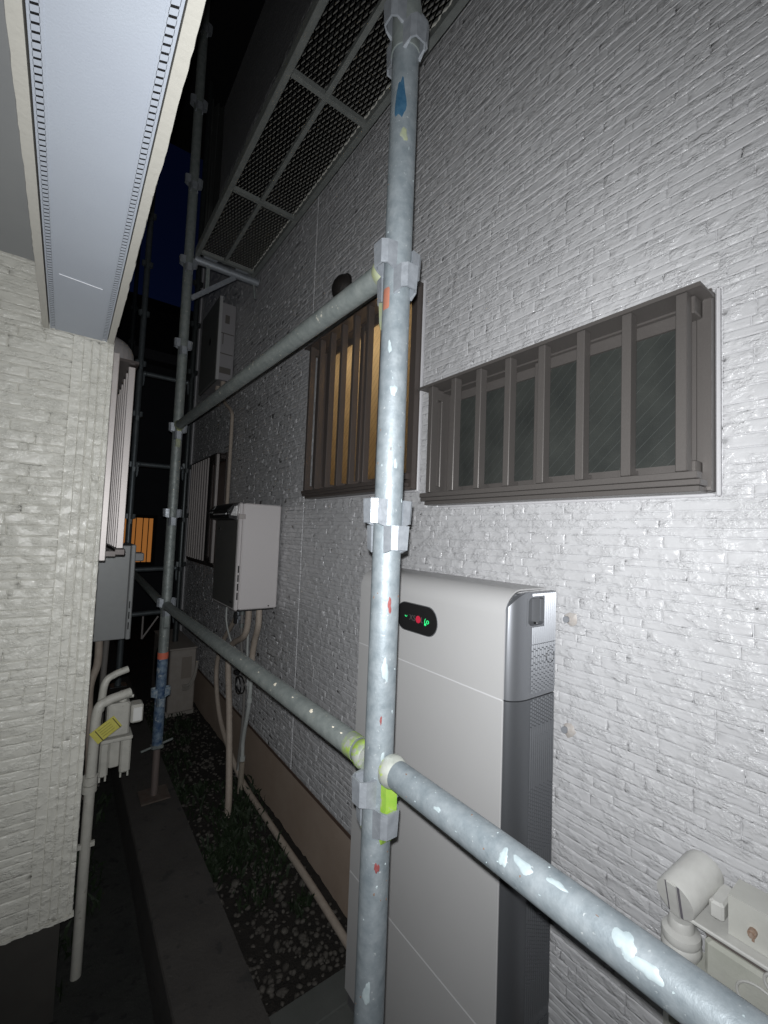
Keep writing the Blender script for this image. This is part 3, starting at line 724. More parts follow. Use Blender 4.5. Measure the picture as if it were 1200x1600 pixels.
b = MB(); b.box((SX, .668, S2+.0015), (SX+.006, BY1-.006, S1-.0015), .001); b.build('front_panel', PANELW, bt)
b = MB(); b.box((SX, .668, -1.545), (SX+.006, BY1-.006, S2-.0015), .001); b.build('front_panel', PANELW, bt)
def cheek(z0, z1, ysign, top=False):
    """silver side: rounded vertical front corner and a flat rear part"""
    y = BY0 if ysign < 0 else BY1; s = 1 if ysign < 0 else -1
    n = 12; pl = []
    for k in range(n+1):
        a = math.pi/2*k/n; pl.append((SX+.003+.055-.055*math.cos(a), y+s*(.021-.021*math.sin(a))))
    pl += [(BX1-.001, y), (BX1-.001, y+s*.028), (SX+.007, y+s*.028)]
    m = MB()
    if not top:
        m.prism([(x, yy, z0) for x, yy in pl], None, (0, 0, z1-z0), True)
    return m, pl
def slab_side(z0, z1, ysign, hole=None, crown=False):
    """side built as columns so that the handle pocket can be cut out and the crown follow the shell's curve"""
    y = BY0 if ysign < 0 else BY1; s = 1 if ysign < 0 else -1
    xs = [SX+.0035+.06*(1-math.cos(math.pi/2*k/12)) for k in range(13)] + [x for x in np.linspace(.935, BX1-.001, 40)][0:]
    xs = sorted(set(round(x, 5) for x in xs)); b = MB()
    def yy(x):
        t = max(0, 1-(x-SX-.0035)/.06); return y+s*.032*(1-math.sqrt(max(0, 1-t*t)))
    def ztop(x):
        if not crown: return z1
        q = SX+.062-x
        return z1-.0045 if q <= 0 else z1-.062+math.sqrt(max(0, .062**2-q*q))-.0045
    for xa, xc in zip(xs, xs[1:]):
        ya, yc = yy(xa), yy(xc); sg = [(z0, None)]
        segs = [(z0, ztop(xa), z0, ztop(xc))]
        if hole and xa >= hole[0]-1e-5 and xc <= hole[1]+1e-5:
            def ins(x):                                # rounded ends of the hole
                r = .014; d = min(x-hole[0], hole[1]-x); return 0 if d > r else r-math.sqrt(max(0, r*r-(r-d)**2))
            segs = [(z0, hole[2]+ins(xa), z0, hole[2]+ins(xc)), (hole[3]-ins(xa), ztop(xa), hole[3]-ins(xc), ztop(xc))]
        for a0, a1, c0, c1 in segs:
            if a1-a0 < .0005 and c1-c0 < .0005: continue
            dq = s*.012
            vs = [(xa, ya, a0), (xc, yc, c0), (xc, yc, c1), (xa, ya, a1), (xa, ya+dq, a0), (xc, yc+dq, c0), (xc, yc+dq, c1), (xa, ya+dq, a1)]
            b.add(vs, [(0, 1, 2, 3), (7, 6, 5, 4), (0, 4, 5, 1), (3, 2, 6, 7)], True)
    b.weld = True
    return b
HOLE = (.919, .986, -.208, -.140)
for ys in (-1, 1):
    o1 = slab_side(S1+.001, BZ, ys, HOLE if ys < 0 else None, True).build('side_cover', SILV, bt)
    SILD = mat('battery_silver_falloff', (.16, .165, .18), .42, .7, (.18, .19, .20), 600, .6)  # same silver, darkened in the colour for the flash falloff below the seam
    o2 = slab_side(S2+.001, S1-.002, ys).build('side_cover', SILD, bt)
    o3 = slab_side(-1.545, S2-.002, ys).build('side_cover', SILD, bt)
for z0, z1 in ((S1, BZ-.006), (S2, S1-.002), (-1.545, S2-.002)):
    b = MB(); b.box((SX+.009, .664+.030, z0), (BX1-.003, BY1-.024, z1 if z1 < -.2 else z1-.062)); b.build('core', DARK, bt)
b = MB(); b.box((.9, .658, -.215), (1.0, .690, -.135)); 
b = MB(); b.box((.905, .676, -.222), (.995, .680, -.134)).box((.914, .6408, -.2075), (.9185, .676, -.1405)).box((.9865, .6408, -.2075), (.990, .676, -.1405)).box((.915, .652, -.221), (.985, .676, -.217)).box((.915, .652, -.139), (.985, .676, -.135)); b.build('handle_recess', mat('handle_grey', (.16, .165, .175), .45, .3), bt)
box('handle_shade_plate', (.916, .6725, -.200), (.950, .6755, -.146), BLACK, bt)  # black plate painted in for the shade of the deeper pocket
# fine vertical ribs of the side with dimples lower down
b = MB(); rr_ = random.Random(2); nr = 12
for i in range(nr):
    x = .938+(BX1-.004-.938)*i/(nr-1); w_ = .0026
    segs = [(S1+.012, BZ-.008)]
    if HOLE[0]-.002 < x < HOLE[1]+.002: segs = [(S1+.012, HOLE[2]-.004), (HOLE[3]+.004, BZ-.008)]
    for z0, z1 in segs:
        z = z0
        zc = -.265
        if z0 < zc:
            k = 0; zz = z0
            while zz < zc:
                ln = .0062+.010*max(0, (zz-z0))/(zc-z0)
                o_ = (.0045 if i % 2 else 0)
                a_, c_ = zz+o_, min(zz+o_+ln, zc+.01)
                if c_-a_ > .002: b.prism([(x-w_, BY0+.0002, a_), (x, BY0-.0034, a_), (x+w_, BY0+.0002, a_)], None, (0, 0, c_-a_))
                zz += ln+.0030
            z = zc+.012
        if z1-z > .003: b.prism([(x-w_, BY0+.0002, z), (x, BY0-.0034, z), (x+w_, BY0+.0002, z)], None, (0, 0, z1-z))
b.build('side_ribs', SILV, bt, kind='stuff')
b = MB()
for i in range(nr):
    x = .938+(BX1-.004-.938)*i/(nr-1); w_ = .0026; zz = -1.54
    while zz < S1-.012:
        if abs(zz-S2) < .012: zz += .012; continue
        ph = abs(((zz+.39) % .30)/.30-.5)*2
        ln = .0055 if ph > .45 else .02
        o_ = .004 if i % 2 else 0
        b.prism([(x-w_, BY0+.0002, zz+o_), (x, BY0-.0028, zz+o_), (x+w_, BY0+.0002, zz+o_)], None, (0, 0, ln)); zz += ln+(.0034 if ln < .01 else .0004)
b.build('side_ribs', SILV, bt, kind='stuff')
for (yy_, zz_) in ((BY0-.0006, -.300),):
    pts = [(1.012+.017*math.cos(t), yy_-.0015, -.290+.017*math.sin(t)) for t in np.linspace(0, 2*math.pi, 25)]
    MB().tube(pts, .0009, 6, cap=False).build('cover_disc_ring', BLACK, bt)
# display: black lozenge on the front
dy0, dy1, dz0, dz1 = .898, 1.083, -.288, -.204
b = MB(); pl = []
r_ = (dz1-dz0)/2
for k in range(17): a = -math.pi/2+math.pi*k/16; pl.append((dy1-r_+r_*math.cos(a), (dz0+dz1)/2+r_*math.sin(a)))
for k in range(17): a = math.pi/2+math.pi*k/16; pl.append((dy0+r_+r_*math.cos(a), (dz0+dz1)/2+r_*math.sin(a)))
b.prism([(SX-.0012, y, z) for y, z in pl][::-1], None, (.002, 0, 0)); dsp = b.build('display', BLACK, bt)
b = MB().tube([(SX-.0003, y, z) for y, z in pl]+[(SX-.0003, *pl[0])], .0016, 6, cap=False); b.build('display_rim', SILV, bt)
def text(s, size, y, z, m, parent, x=SX-.0018):
    c = bpy.data.curves.new('text', 'FONT'); c.body = s; c.size = size; c.align_x = 'CENTER'; c.align_y = 'CENTER'; c.extrude = .0002
    o = bpy.data.objects.new('lettering', c); COL.objects.link(o)
    o.rotation_euler = (R(90), 0, R(-90)); bpy.context.view_layer.update()
    me = bpy.data.meshes.new_from_object(o); me.materials.clear(); me.materials.append(m)
    q = bpy.data.objects.new('lettering', me); COL.objects.link(q); bpy.data.objects.remove(o)
    q.rotation_euler = (R(90), 0, R(-90)); q.parent = parent; q.location = Vector((x, y, z))-origin(parent); return q
ZC = -.247
text('X', .024, 1.012, ZC, GREYT, bt); text('S', .024, .997, ZC, GREYT, bt); text('L', .024, .9625, ZC, GREYT, bt)
b = MB(); b.prism([(SX-.002, .9795+.0108*math.cos(t), ZC+.0108*math.sin(t)) for t in np.linspace(0, 2*math.pi, 25)[:-1]][::-1], None, (.0008, 0, 0)); b.build('logo_dot', LOGOR, bt)
def arc(y, z, r, a0, a1, m, th=.0011):
    MB().tube([(SX-.0018, y+r*math.cos(t), z+r*math.sin(t)) for t in np.linspace(a0, a1, 14)], th, 6).build('status_light', m, bt)
arc(.938, ZC-.001, .0045, 0, 6.28, LEDG, .0011); arc(.938, ZC-.001, .0125, -.75, .75, LEDG, .0010); arc(.9475, ZC-.009, .0030, 0, 6.28, LEDG, .0010)
arc(1.036, ZC+.004, .0042, 3.2, 6.2, LEDG, .0009)
for zz in (S1, S2): box('seam_highlight', (SX+.0006, .669, zz-.0022), (SX+.0035, BY1-.007, zz+.0016), mat('seam_highlight_paint', (.66, .66, .67), .4), bt)  # pale strips painted in as the edge highlight along the panel seams
MB().box((.87, .68, -1.585), (1.03, 1.28, -1.546)).build('plinth', mat('plinth_grey', (.12, .12, .125), .5), bt)
# drilled holes patched with putty beside the battery
for z in (-.196, -.470):
    pt = thing('wall_anchor', (HX, .612, z), 'patched anchor with grey putty beside the battery, %s of two' % ('upper' if z > -.3 else 'lower'), 'wall anchor', 'patched anchors beside the battery')
    b = MB(); n = 14; rr_ = random.Random(int(z*-100)); vs = [(HX-.010, .604, z)]
    for k in range(n): a = 2*math.pi*k/n; q = .018*(1+rr_.uniform(-.22, .22)); vs.append((HX-.001, .604+q*math.cos(a), z+q*math.sin(a)))
    b.add(vs, [(0, k+1, (k+1) % n+1)[::-1] for k in range(n)], True); b.build('putty', mat('beige_putty', (.38, .34, .31), .4, 0, (.5, .48, .46), 90, .5, bump=.0006), pt)
    MB().tube([(HX-.006, .612, z), (HX-.014, .612, z)], .008, 12).build('bolt', mat('anchor_grey', (.25, .26, .28), .5), pt)

# ------------------------------------------------------------------ gas water heater on the right wall
gh = thing('water_heater', (.92, 2.67, -.46), 'pale grey gas water heater on the right wall with black exhaust hood', 'water heater')
hx0, hx1, hy0, hy1, hz0, hz1 = .79, 1.040, 2.45, 2.90, -.455, .152
box('casing', (hx0+.024, hy0, hz0), (hx1, hy1, hz1), HEATW, gh, .006)
box('front_cover', (hx0+.001, hy0-.001, hz0-.004), (hx0+.022, hy1+.002, hz1+.002), HEATW, gh, .007)
box('front_panel', (hx0-.002, hy0+.018, hz0+.010), (hx0+.002, hy1-.012, hz1-.095), HEATD, gh)
for i in range(4): box('side_slot', (hx0+.008, hy0-.0035, -.395+i*.050), (hx0+.015, hy0+.002, -.355+i*.050), BLACK, gh)
box('side_catch', (hx0-.003, hy0-.005, .060), (hx0+.036, hy0+.004, .088), mat('catch', (.38, .35, .34), .5), gh, .002)
b = MB(); hp = [(hx0-.002, hz1-.10), (hx0-.045, hz1-.088), (hx0-.058, hz1-.045), (hx0-.025, hz1-.010), (hx0+.01, hz1+.004), (hx0+.01, hz1-.10)]
b.prism([(x, hy0+.035, z) for x, z in hp], None, (0, hy1-hy0-.055, 0)); b.build('exhaust_hood', BLACK, gh)
SH = mat('polished_hood', (.6, .6, .6), .25, .6)
for ya, yb in ((hy0+.033, hy0+.030),):
    b = MB(); b.prism([(hx0-.003, ya, hz1-.075), (hx0-.040, ya, hz1-.072), (hx0-.020, ya, hz1-.022), (hx0-.003, ya, hz1-.015)], None, (0, -.003, 0)); b.build('hood_deflector', SH, gh)
b = MB(); b.prism([(hx0-.060, hy1-.12, hz1-.058), (hx0-.060, hy1-.04, hz1-.058), (hx0-.030, hy1-.08, hz1-.010)], None, (-.003, 0, 0)); b.build('hood_deflector', SH, gh)
box('hood_louvre', (hx0-.062, hy0+.05, hz1-.070), (hx0-.056, hy1-.14, hz1-.062), SH, gh)
box('bottom_plate', (hx0+.03, hy0+.02, hz0-.010), (hx1-.02, hy1-.03, hz0+.001), DARK, gh)
for i, (y, z) in enumerate(((hy1-.09, hz1-.15), (hy0+.06, hz0+.04))): box('badge', (hx0-.0035, y-.018, z-.004), (hx0-.001, y+.018, z+.004), BLACK, gh)
box('casing_screw', (.985, hy0-.003, hz0+.012), (.992, hy0+.001, hz0+.019), BLACK, gh)

def pipe(name, pts, r, m, label, cat='pipe', n=12, group=None, parts=()):
    P = smooth_path(pts) if len(pts) > 2 else pts
    o = thing(name, P[-1], label, cat, group)
    MB().tube(P, r, n).build('pipe_run', m, o)
    for (a, q, mm) in parts: MB().tube([Vector(a)+Vector((0, 0, -.012)), Vector(a)+Vector((0, 0, .012))], q, n).build('pipe_clip', mm, o)
    return o
pg = 'pipes under the water heater'
pipe('drop_pipe', [(.93, 2.61, -.45), (.93, 2.61, -.56), (.925, 2.65, -.65), (.92, 2.84, -.74), (.91, 2.88, -.84), (.885, 2.72, -1.15), (.855, 2.56, -1.50), (.85, 2.545, -1.65)], .019, BEIGE, 'thick beige lagged pipe from the heater down to the gravel, foremost', group=pg)
pipe('drop_pipe', [(.95, 2.49, -.45), (.95, 2.49, -.56), (.96, 2.56, -.66), (.965, 2.60, -.76), (.965, 2.61, -.9)], .018, BEIGE, 'short beige lagged pipe at the right end under the heater', group=pg)
pipe('drain_pipe', [(.965, 2.60, -.86), (.965, 2.605, -1.00), (.97, 2.64, -1.12), (.98, 2.72, -1.30), (.985, 2.73, -1.44)], .0125, PIPEW, 'pale grey plastic pipe leaning down beside the foundation', group=pg, parts=(((.966, 2.61, -1.03), .017, PIPEW), ((.985, 2.73, -1.43), .018, PIPEW)))
pipe('drain_stub', [(.985, 2.73, -1.45), (.985, 2.74, -1.64)], .018, mat('torn_tape', (.30, .26, .21), .8, bump=.003, bscale=60), 'torn taped pipe end standing in the soil', group=pg)
pipe('wall_conduit', [(.97, 2.86, -.45), (.985, 3.0, -.60), (.99, 3.30, -.85), (.99, 3.40, -1.08), (.985, 3.25, -1.34), (.99, 2.98, -1.50), (1.01, 2.75, -1.60), (1.01, 2.3, -1.610), (1.01, 1.86, -1.612), (1.0, 1.5, -1.612), (.99, 1.33, -1.605)], .0165, BEIGE, 'long beige conduit lying along the foot of the foundation', group=pg)
pipe('gas_pipe', [(.93, 2.72, -.46), (.93, 2.72, -.60), (.95, 2.76, -.74), (.985, 2.78, -.95), (1.0, 2.80, -1.2), (1.0, 2.86, -1.60)], .0085, PIPEG, 'thin grey gas pipe behind the lagged pipes', group=pg, parts=(((.93, 2.72, -.52), .016, GALVD), ((.93, 2.72, -.60), .014, GALVD)))
pipe('thin_conduit', [(.95, 2.66, -.47), (.97, 2.70, -.80), (1.0, 2.72, -1.10), (1.01, 2.80, -1.40), (1.0, 2.86, -1.60)], .007, PIPEW, 'thin pale conduit down the wall behind the lagged pipes', group=pg)
pipe('cable', [(.92, 3.0, -.47), (.92, 3.0, -.62), (.93, 2.90, -.74), (.96, 2.82, -.80)], .006, PIPEW, 'thin white cable curving under the far end of the heater', 'cable', group=pg)
cl = thing('cable_coil', (.93, 2.68, -.96), 'coiled black cable hanging among the heater pipes', 'cable')
pts = []
for k in range(46): a = k/20*2*math.pi; pts.append((.925-.012*math.sin(a*.5), 2.69+.062*math.cos(a), -.955+.050*math.sin(a)))
MB().tube(pts, .0045, 8).build('coil', BLACK, cl); box('plug', (.905, 2.72, -.905), (.935, 2.76, -.880), BLACK, cl, .004)
box('plug', (.88, 2.89, -.80), (.90, 2.93, -.755), BLACK, cl, .004)
vb = thing('valve', (.93, 2.80, -.58), 'small brass and grey shut-off valve under the heater', 'valve')
MB().tube([(.93, 2.80, -.46), (.93, 2.80, -.60)], .010, 10).tube([(.93, 2.76, -.56), (.93, 2.84, -.56)], .013, 10).build('valve_body', GALVP, vb); box('lever', (.905, 2.79, -.60), (.925, 2.81, -.53), DARK, vb, .002)

# ------------------------------------------------------------------ inverter high on the wall and its conduit
iv = thing('power_inverter', (.97, 3.85, 1.20), 'white power inverter mounted high on the wall beyond the lit window', 'inverter')
IVM = mat('inverter_side', (.30, .29, .30), .5); 
box('casing', (.925, 3.60, 1.215), (1.04, 4.10, 1.86), IVM, iv, .004)
box('front_cover', (.895, 3.575, 1.195), (.922, 4.125, 1.895), mat('inverter_front', (.15, .155, .15), .5), iv, .008)
box('cover_edge', (.897, 3.566, 1.200), (.920, 3.574, 1.890), mat('inverter_edge', (.42, .42, .42), .5), iv)
for a, b_ in (((.955, 3.5975, 1.69), (.99, 3.6015, 1.76)), ((.930, 3.5975, 1.27), (1.02, 3.6015, 1.32))): box('label_plate', a, b_, mat('label_grey', (.12, .11, .10), .6), iv)
box('marking_line', (.927, 3.597, 1.60), (1.03, 3.6015, 1.607), mat('label_grey', (.12, .11, .10)), iv); box('marking_line', (.942, 3.597, 1.51), (.948, 3.6015, 1.60), mat('label_grey', (.12, .11, .10)), iv)
box('marking_line', (.927, 3.597, 1.43), (1.03, 3.6015, 1.437), mat('label_grey', (.12, .11, .10)), iv)
MB().tube([(.894, 3.80, 1.58), (.8925, 3.80, 1.58)], .030, 16).build('round_badge', BLACK, iv)
for y in (3.65, 3.80): MB().tube([(.98, y, 1.22), (.985, y, 1.05)], .022, 12).build('cable_gland', BEIGE, iv)
pipe('wall_conduit', [(1.0, 3.72, 1.10), (1.0, 3.60, 1.02), (1.015, 3.48, .93), (1.015, 3.46, .80), (1.015, 3.46, .3), (1.015, 3.46, -.2)], .014, BEIGE, 'beige conduit curving down the wall from the inverter')

# ------------------------------------------------------------------ meter box at lower right
gm = thing('gas_meter', (1.0, .28, -.86), 'cream painted gas meter with round slotted cap at the lower right', 'gas meter')
def disc_stack(b, c, prof, n=28, smooth=True):
    vs = []; 
    for r_, z in prof: vs += [(c[0]+r_*math.cos(2*math.pi*k/n), c[1]+r_*.9*math.sin(2*math.pi*k/n), z) for k in range(n)]
    b.add(vs, [(i*n+k, i*n+(k+1) % n, (i+1)*n+(k+1) % n, (i+1)*n+k) for i in range(len(prof)-1) for k in range(n)], smooth)
    b.add(vs[:n], [tuple(range(n-1, -1, -1))]); b.add(vs[-n:], [tuple(range(n))])
gc = (.985, .338)
b = MB(); disc_stack(b, gc, [(.020, -.700), (.023, -.706), (.024, -.716), (.034, -.722), (.036, -.730), (.033, -.738), (.036, -.744), (.036, -.752), (.031, -.760), (.028, -.768)][::-1]); b.build('stacked_base', CREAM, gm)
A = Vector((.935, .331, -.641)); B = Vector((1.035, .314, -.616)); ax = (B-A).normalized()
b = MB().tube([A, A+ax*.006, A.lerp(B, .5), A.lerp(B, .9), B], [.032, .0335, .0335, .0335, .031], 30); b.build('cap_cylinder', CREAM, gm)
e1 = ax.cross(Vector((0, 0, 1))).normalized(); e2 = ax.cross(e1)
for q, wd in ((-.013, .0010), (.009, .0022)):
    c = A-ax*.0008+e1*q; l = math.sqrt(.031**2-q*q)
    MB().prism([c-e2*l-e1*wd, c-e2*l+e1*wd, c+e2*l+e1*wd, c+e2*l-e1*wd], None, ax*.0012).build('slot', mat('slot_grey', (.16, .15, .17), .6), gm)
c = A-ax*.0030; pl = [c+e1*(-.010+.016*(k in (1, 2)))+e2*((.030 if k in (0, 1) else -.030)) for k in (0, 1, 2, 3)]
MB().prism(pl, None, ax*.003).build('slot_plate', CREAM, gm)
MB().box((.962, .266, -.652), (1.03, .288, -.622), .004).build('boss', CREAM, gm)
pz = mat('meter_plate', (.50, .50, .46), .3, 0, (.58, .58, .54), 14, .5, bump=.0008, bscale=60)
MB().prism([(.972, .262, -.602), (.972, .262, -.668), (.972, .02, -.668), (.972, .02, -.602)], None, (.06, 0, 0)).build('upper_plate', pz, gm)
MB().box((.950, .02, -.676), (1.04, .318, -.669), .002).build('ledge', CREAM, gm)
for y, m_ in ((.228, RUST), (.184, CREAM)):
    MB().tube([(.972, y, -.640), (.962, y, -.640)], .0062, 10).tube([(.9625, y, -.640), (.9565, y, -.640)], .0038, 6).build('screw', m_, gm)
    MB().box((.970, y-.0018, -.656), (.9718, y+.0018, -.646)).build('screw_stain', m_, gm)
MB().box((.985, .02, -.705), (1.04, .300, -.677), .002).build('rail_recess', mat('recess_dark', (.15, .13, .12), .7), gm)
MB().box((.972, .02, -.96), (1.04, .368, -.768), .014).build('meter_body', MILKY, gm)
MB().box((.978, .02, -.768), (1.04, .300, -.705), .006).build('upper_body', MILKY, gm)
MB().tube([(.969, .220+.030*math.cos(t), -.745+.024*math.sin(t)) for t in np.linspace(-.6, 3.6, 16)], .0022, 8).build('hook', CREAM, gm)
MB().tube([(.967, .195+.018*math.cos(t), -.70+.016*math.sin(t)) for t in np.linspace(-1, 2.9, 14)], .0025, 8).build('hook', CREAM, gm)
MB().box((.966, .265, -.812), (.9715, .275, -.802)).build('green_mark', mat('green_mark', (.06, .18, .06), .6), gm)

# ------------------------------------------------------------------ left house: wall facing the viewer, overhead beam
LY, LX = 1.70, .097
lh = thing('house', (-1.0, LY, -1.5), 'cream house on the left whose beam passes overhead', 'house')
LB = -1.232
ls = MB().box((-3, LY+.0034, LB), (LX-.0034, LY+3.6, .815)).box((-3, -2.0, .817), (LX-.004, LY+3.6, 4.4)).build('siding_wall', SIDE_L, lh)
FL = ((0, LY, 0), (1, 0, 0), (0, 0, 1), (0, -1, 0))
lr = courses(-.62, -.014, LB+.003, .815, [(-.0965, .10, .607, .9)], [.0235, .028, .034, .040], .09, .24, panel=.455)
bigL, restL = split_largest(lr, FL, lambda x, y, c: False, 200)
place_stones(bigL, FL, stone_variants(FL, SIDE_L, (.045, .07, .10, .18), (.026, .036), per=8), ls)
if restL: np_object('siding_stone', *relief_mesh(restL, FL, 10, 4), SIDE_L, ls, kind='stuff')
# corner piece: the stones stand upright
FLV = ((0, LY, 0), (0, 0, 1), (-1, 0, 0), (0, -1, 0))
cr = []
cols_ = [(.012, .036), (.036, .058), (.058, .082), (.082, .0965)]
for a, b_ in cols_:
    z = LB+.003
    while z < .60:
        l = random.uniform(.09, .26); l = l if .604-(z+l) > .05 else .604-z
        cr.append((z, z+l, -b_, -a)); z += l
place_stones(cr, FLV, stone_variants(FLV, SIDE_L, (.12, .20), (.019, .024), per=8), ls)
MB().box((-.013, LY-.002, LB), (.011, LY+.01, .604)).build('corner_band', SIDE_L, lh)
# side face of the corner and along the gap
FS = ((LX, 0, 0), (0, 1, 0), (0, 0, 1), (1, 0, 0))
np_object('siding_stone', *relief_mesh(courses(LY+.012, LY+3.5, LB+.003, .815, [], [.0235, .028, .034, .040], .10, .26), FS, 6, 2), SIDE_L, ls, kind='stuff')
MB().box((-3, LY+.03, -1.66), (LX-.03, LY+3.55, LB-.002)).build('foundation', mat('left_foundation', (.028, .026, .023), .9, 0, (.042, .039, .034), 8, .5), lh)
# ragged drip of paint under the siding
b = MB()
for i in range(26):
    x = -.55+i*.025; b.prism([(x, LY-.004, LB+.004), (x+.025, LY-.004, LB+.004), (x+.025, LY-.004, LB-random.uniform(.001, .007)), (x+.012, LY-.004, LB-random.uniform(.001, .007)), (x, LY-.004, LB-random.uniform(.001, .006))], None, (0, .02, 0))
b.build('paint_lip', SIDE_L, lh)
# soffit of the recess left of the beam
box('eave_board', (-3, -2, .800), (-.097, LY-.007, .814), SOFG, lh)
# beam over the viewer's head: cladding on both sides, perforated board below
ZB = .605
def ragged_clad(xin, xout, name):
    b = MB(); n = 240; vs = []; y0, y1 = -2.0, LY-.008; rr = random.Random(int(xout*1e4))
    val = 0
    sgn = 1 if xout > xin else -1
    for i in range(n+1):
        y = y0+(y1-y0)*i/n
        if rr.random() < .10: val = rr.uniform(-.0018, .0006)
        e = xout+sgn*(val+rr.uniform(-.0006, .0006))
        vs += [(xin, y, ZB-.003), (e-sgn*.001, y, ZB-.003), (e, y, ZB+.002), (xout-sgn*.001+sgn*val*.4, y, .80), (xin, y, .80)]
    b.add(vs, [(i*5+k, (i+1)*5+k, (i+1)*5+(k+1) % 5, i*5+(k+1) % 5) for i in range(n) for k in range(5)])
    return b.build(name, CAULKL, lh)
ragged_clad(.0755, .0945, 'beam_cladding'); ragged_clad(-.0785, -.0965, 'beam_cladding')
FB = ((LX-.004, 0, 0), (0, 1, 0), (0, 0, 1), (1, 0, 0))
np_object('siding_stone', *relief_mesh(courses(-2.0, LY-.01, ZB+.006, 2.6, [], [.0235, .028, .034, .040], .10, .26), ((LX-.003, 0, 0), (0, 1, 0), (0, 0, 1), (1, 0, 0)), 6, 2), SIDE_L, ls, kind='stuff')
b = MB(); b.box((-.0605, -2, ZB+.001), (.0575, LY-.008, ZB+.006)); b.build('soffit_board', SOFF, lh)
def vent_strip(x0, x1, skew):
    b = MB(); y = -.3; p = .0125; sl = .0042
    b.box((x0-.003, -2, ZB), (x0+.0005, LY-.008, ZB+.004)).box((x1-.0005, -2, ZB), (x1+.0035, LY-.008, ZB+.004))
    b.box((x0, -2, ZB+.0005), (x1, -.3, ZB+.004))
    while y < LY-.02:
        vs = [(x0, y+sl, ZB), (x1, y+sl+skew, ZB), (x1, y+p+skew, ZB), (x0, y+p, ZB)]
        b.prism(vs[::-1], None, (0, 0, .0005)); y += p
    return b.build('vent_strip', SOFF, lh)
vent_strip(-.0725, -.0625, -.004); vent_strip(.0600, .0700, -.004)
MB().box((-.077, -2, ZB+.010), (.0752, LY-.008, ZB+.012)).build('beam_core', DARK, lh)
# joint mark on the board
MB().prism([(-.050, 1.305, ZB-.0004), (.040, 1.318, ZB-.0004), (.040, 1.3195, ZB-.0004), (-.050, 1.3065, ZB-.0004)], None, (0, 0, .001)).build('board_scratch', mat('scratch_white', (.85, .86, .88), .5), lh)

# window with a pale grille on the left house's side wall
lw = bpy.data.objects.new('window', None); COL.objects.link(lw); lw.parent = lh; lw.location = Vector((LX, 2.2, -.1))-origin(lh); lw['label'] = 'window of the left house with pale vertical grille'
box('frame', (LX+.002, 1.755, -.125), (LX+.021, 1.785, .60), PALEAL, lw, .002)
box('frame', (LX+.002, 2.60, -.125), (LX+.021, 2.63, .60), PALEAL, lw, .002)
box('frame', (LX+.002, 1.786, -.125), (LX+.020, 2.599, -.100), BRONZED, lw); box('frame', (LX+.002, 1.786, .58), (LX+.020, 2.599, .60), BRONZED, lw)
box('pane', (LX+.004, 1.786, -.099), (LX+.008, 2.599, .579), GLASS, lw)
for i in range(9): MB().box((.153, 1.83+i*.085, -.085), (.175, 1.845+i*.085, .585), .0015).build('grille_bar', PALEAL, lw)
box('grille_rail', (LX+.021, 1.80, -.112), (.150, 2.60, -.095), BRONZED, lw); box('grille_rail', (.148, 1.82, -.110), (.182, 2.60, -.086), BRONZED, lw, .003)
box('grille_cap', (LX+.021, 1.80, .590), (.182, 2.60, .600), BRONZED, lw)
# vent hood above it
vh = thing('vent_hood', (LX, 2.1, .76), 'pale round vent hood on the left house above the pale grille', 'vent')
v = MB()
for i in range(6):
    a0, a1 = i/6*math.pi/2, (i+1)/6*math.pi/2
    ring = lambda a: [(LX+.095*math.cos(a), 2.10+.082*math.sin(a)*math.cos(t*2*math.pi/20), .70+.082*math.sin(a)*math.sin(t*2*math.pi/20)) for t in range(20)]
    r1, r2 = ring(a0), ring(a1); v.add(r1+r2, [(k, (k+1) % 20, 20+(k+1) % 20, 20+k) for k in range(20)], True)
v.build('hood', mat('vent_pale', (.20, .19, .19), .5), vh); MB().tube([(LX, 2.10, .70), (LX+.008, 2.10, .70)], .09, 20).build('flange', mat('vent_pale', (.2, .19, .19)), vh)

# second heater, on the left house
h2 = thing('water_heater', (.22, 3.1, -.66), 'plain grey water heater on the left house below the pale grille', 'water heater')
box('casing', (LX+.004, 2.90, -.655), (.318, 3.30, -.118), HEATG, h2, .004); box('front_cover', (.3195, 2.897, -.66), (.345, 3.303, -.113), HEATG, h2, .005)
for i in range(3): box('side_slot', (.327, 2.894, -.60+i*.06), (.333, 2.899, -.56+i*.06), BLACK, h2)
box('exhaust_spout', (.347, 2.98, -.215), (.40, 3.10, -.165), mat('spout', (.3, .3, .3), .4), h2, .006)
pipe('drop_pipe', [(.20, 2.98, -.66), (.20, 2.98, -.80), (.17, 2.96, -.95), (.19, 2.9, -1.3), (.19, 2.9, -1.5)], .02, BEIGE, 'beige lagged pipe under the grey heater of the left house', group='pipes of the left house')
pipe('drop_pipe', [(.24, 3.02, -.66), (.235, 3.02, -1.0), (.24, 3.0, -1.5)], .016, mat('dim_pipe', (.16, .15, .14), .7), 'dark pipe under the grey heater of the left house', group='pipes of the left house')

CREAM2 = mat('aged_meter_cream', (.34, .335, .30), .5, 0, (.44, .43, .39), 26, .5, c3=(.26, .25, .22), c3scale=60, c3th=.64, bump=.0006, bscale=60)
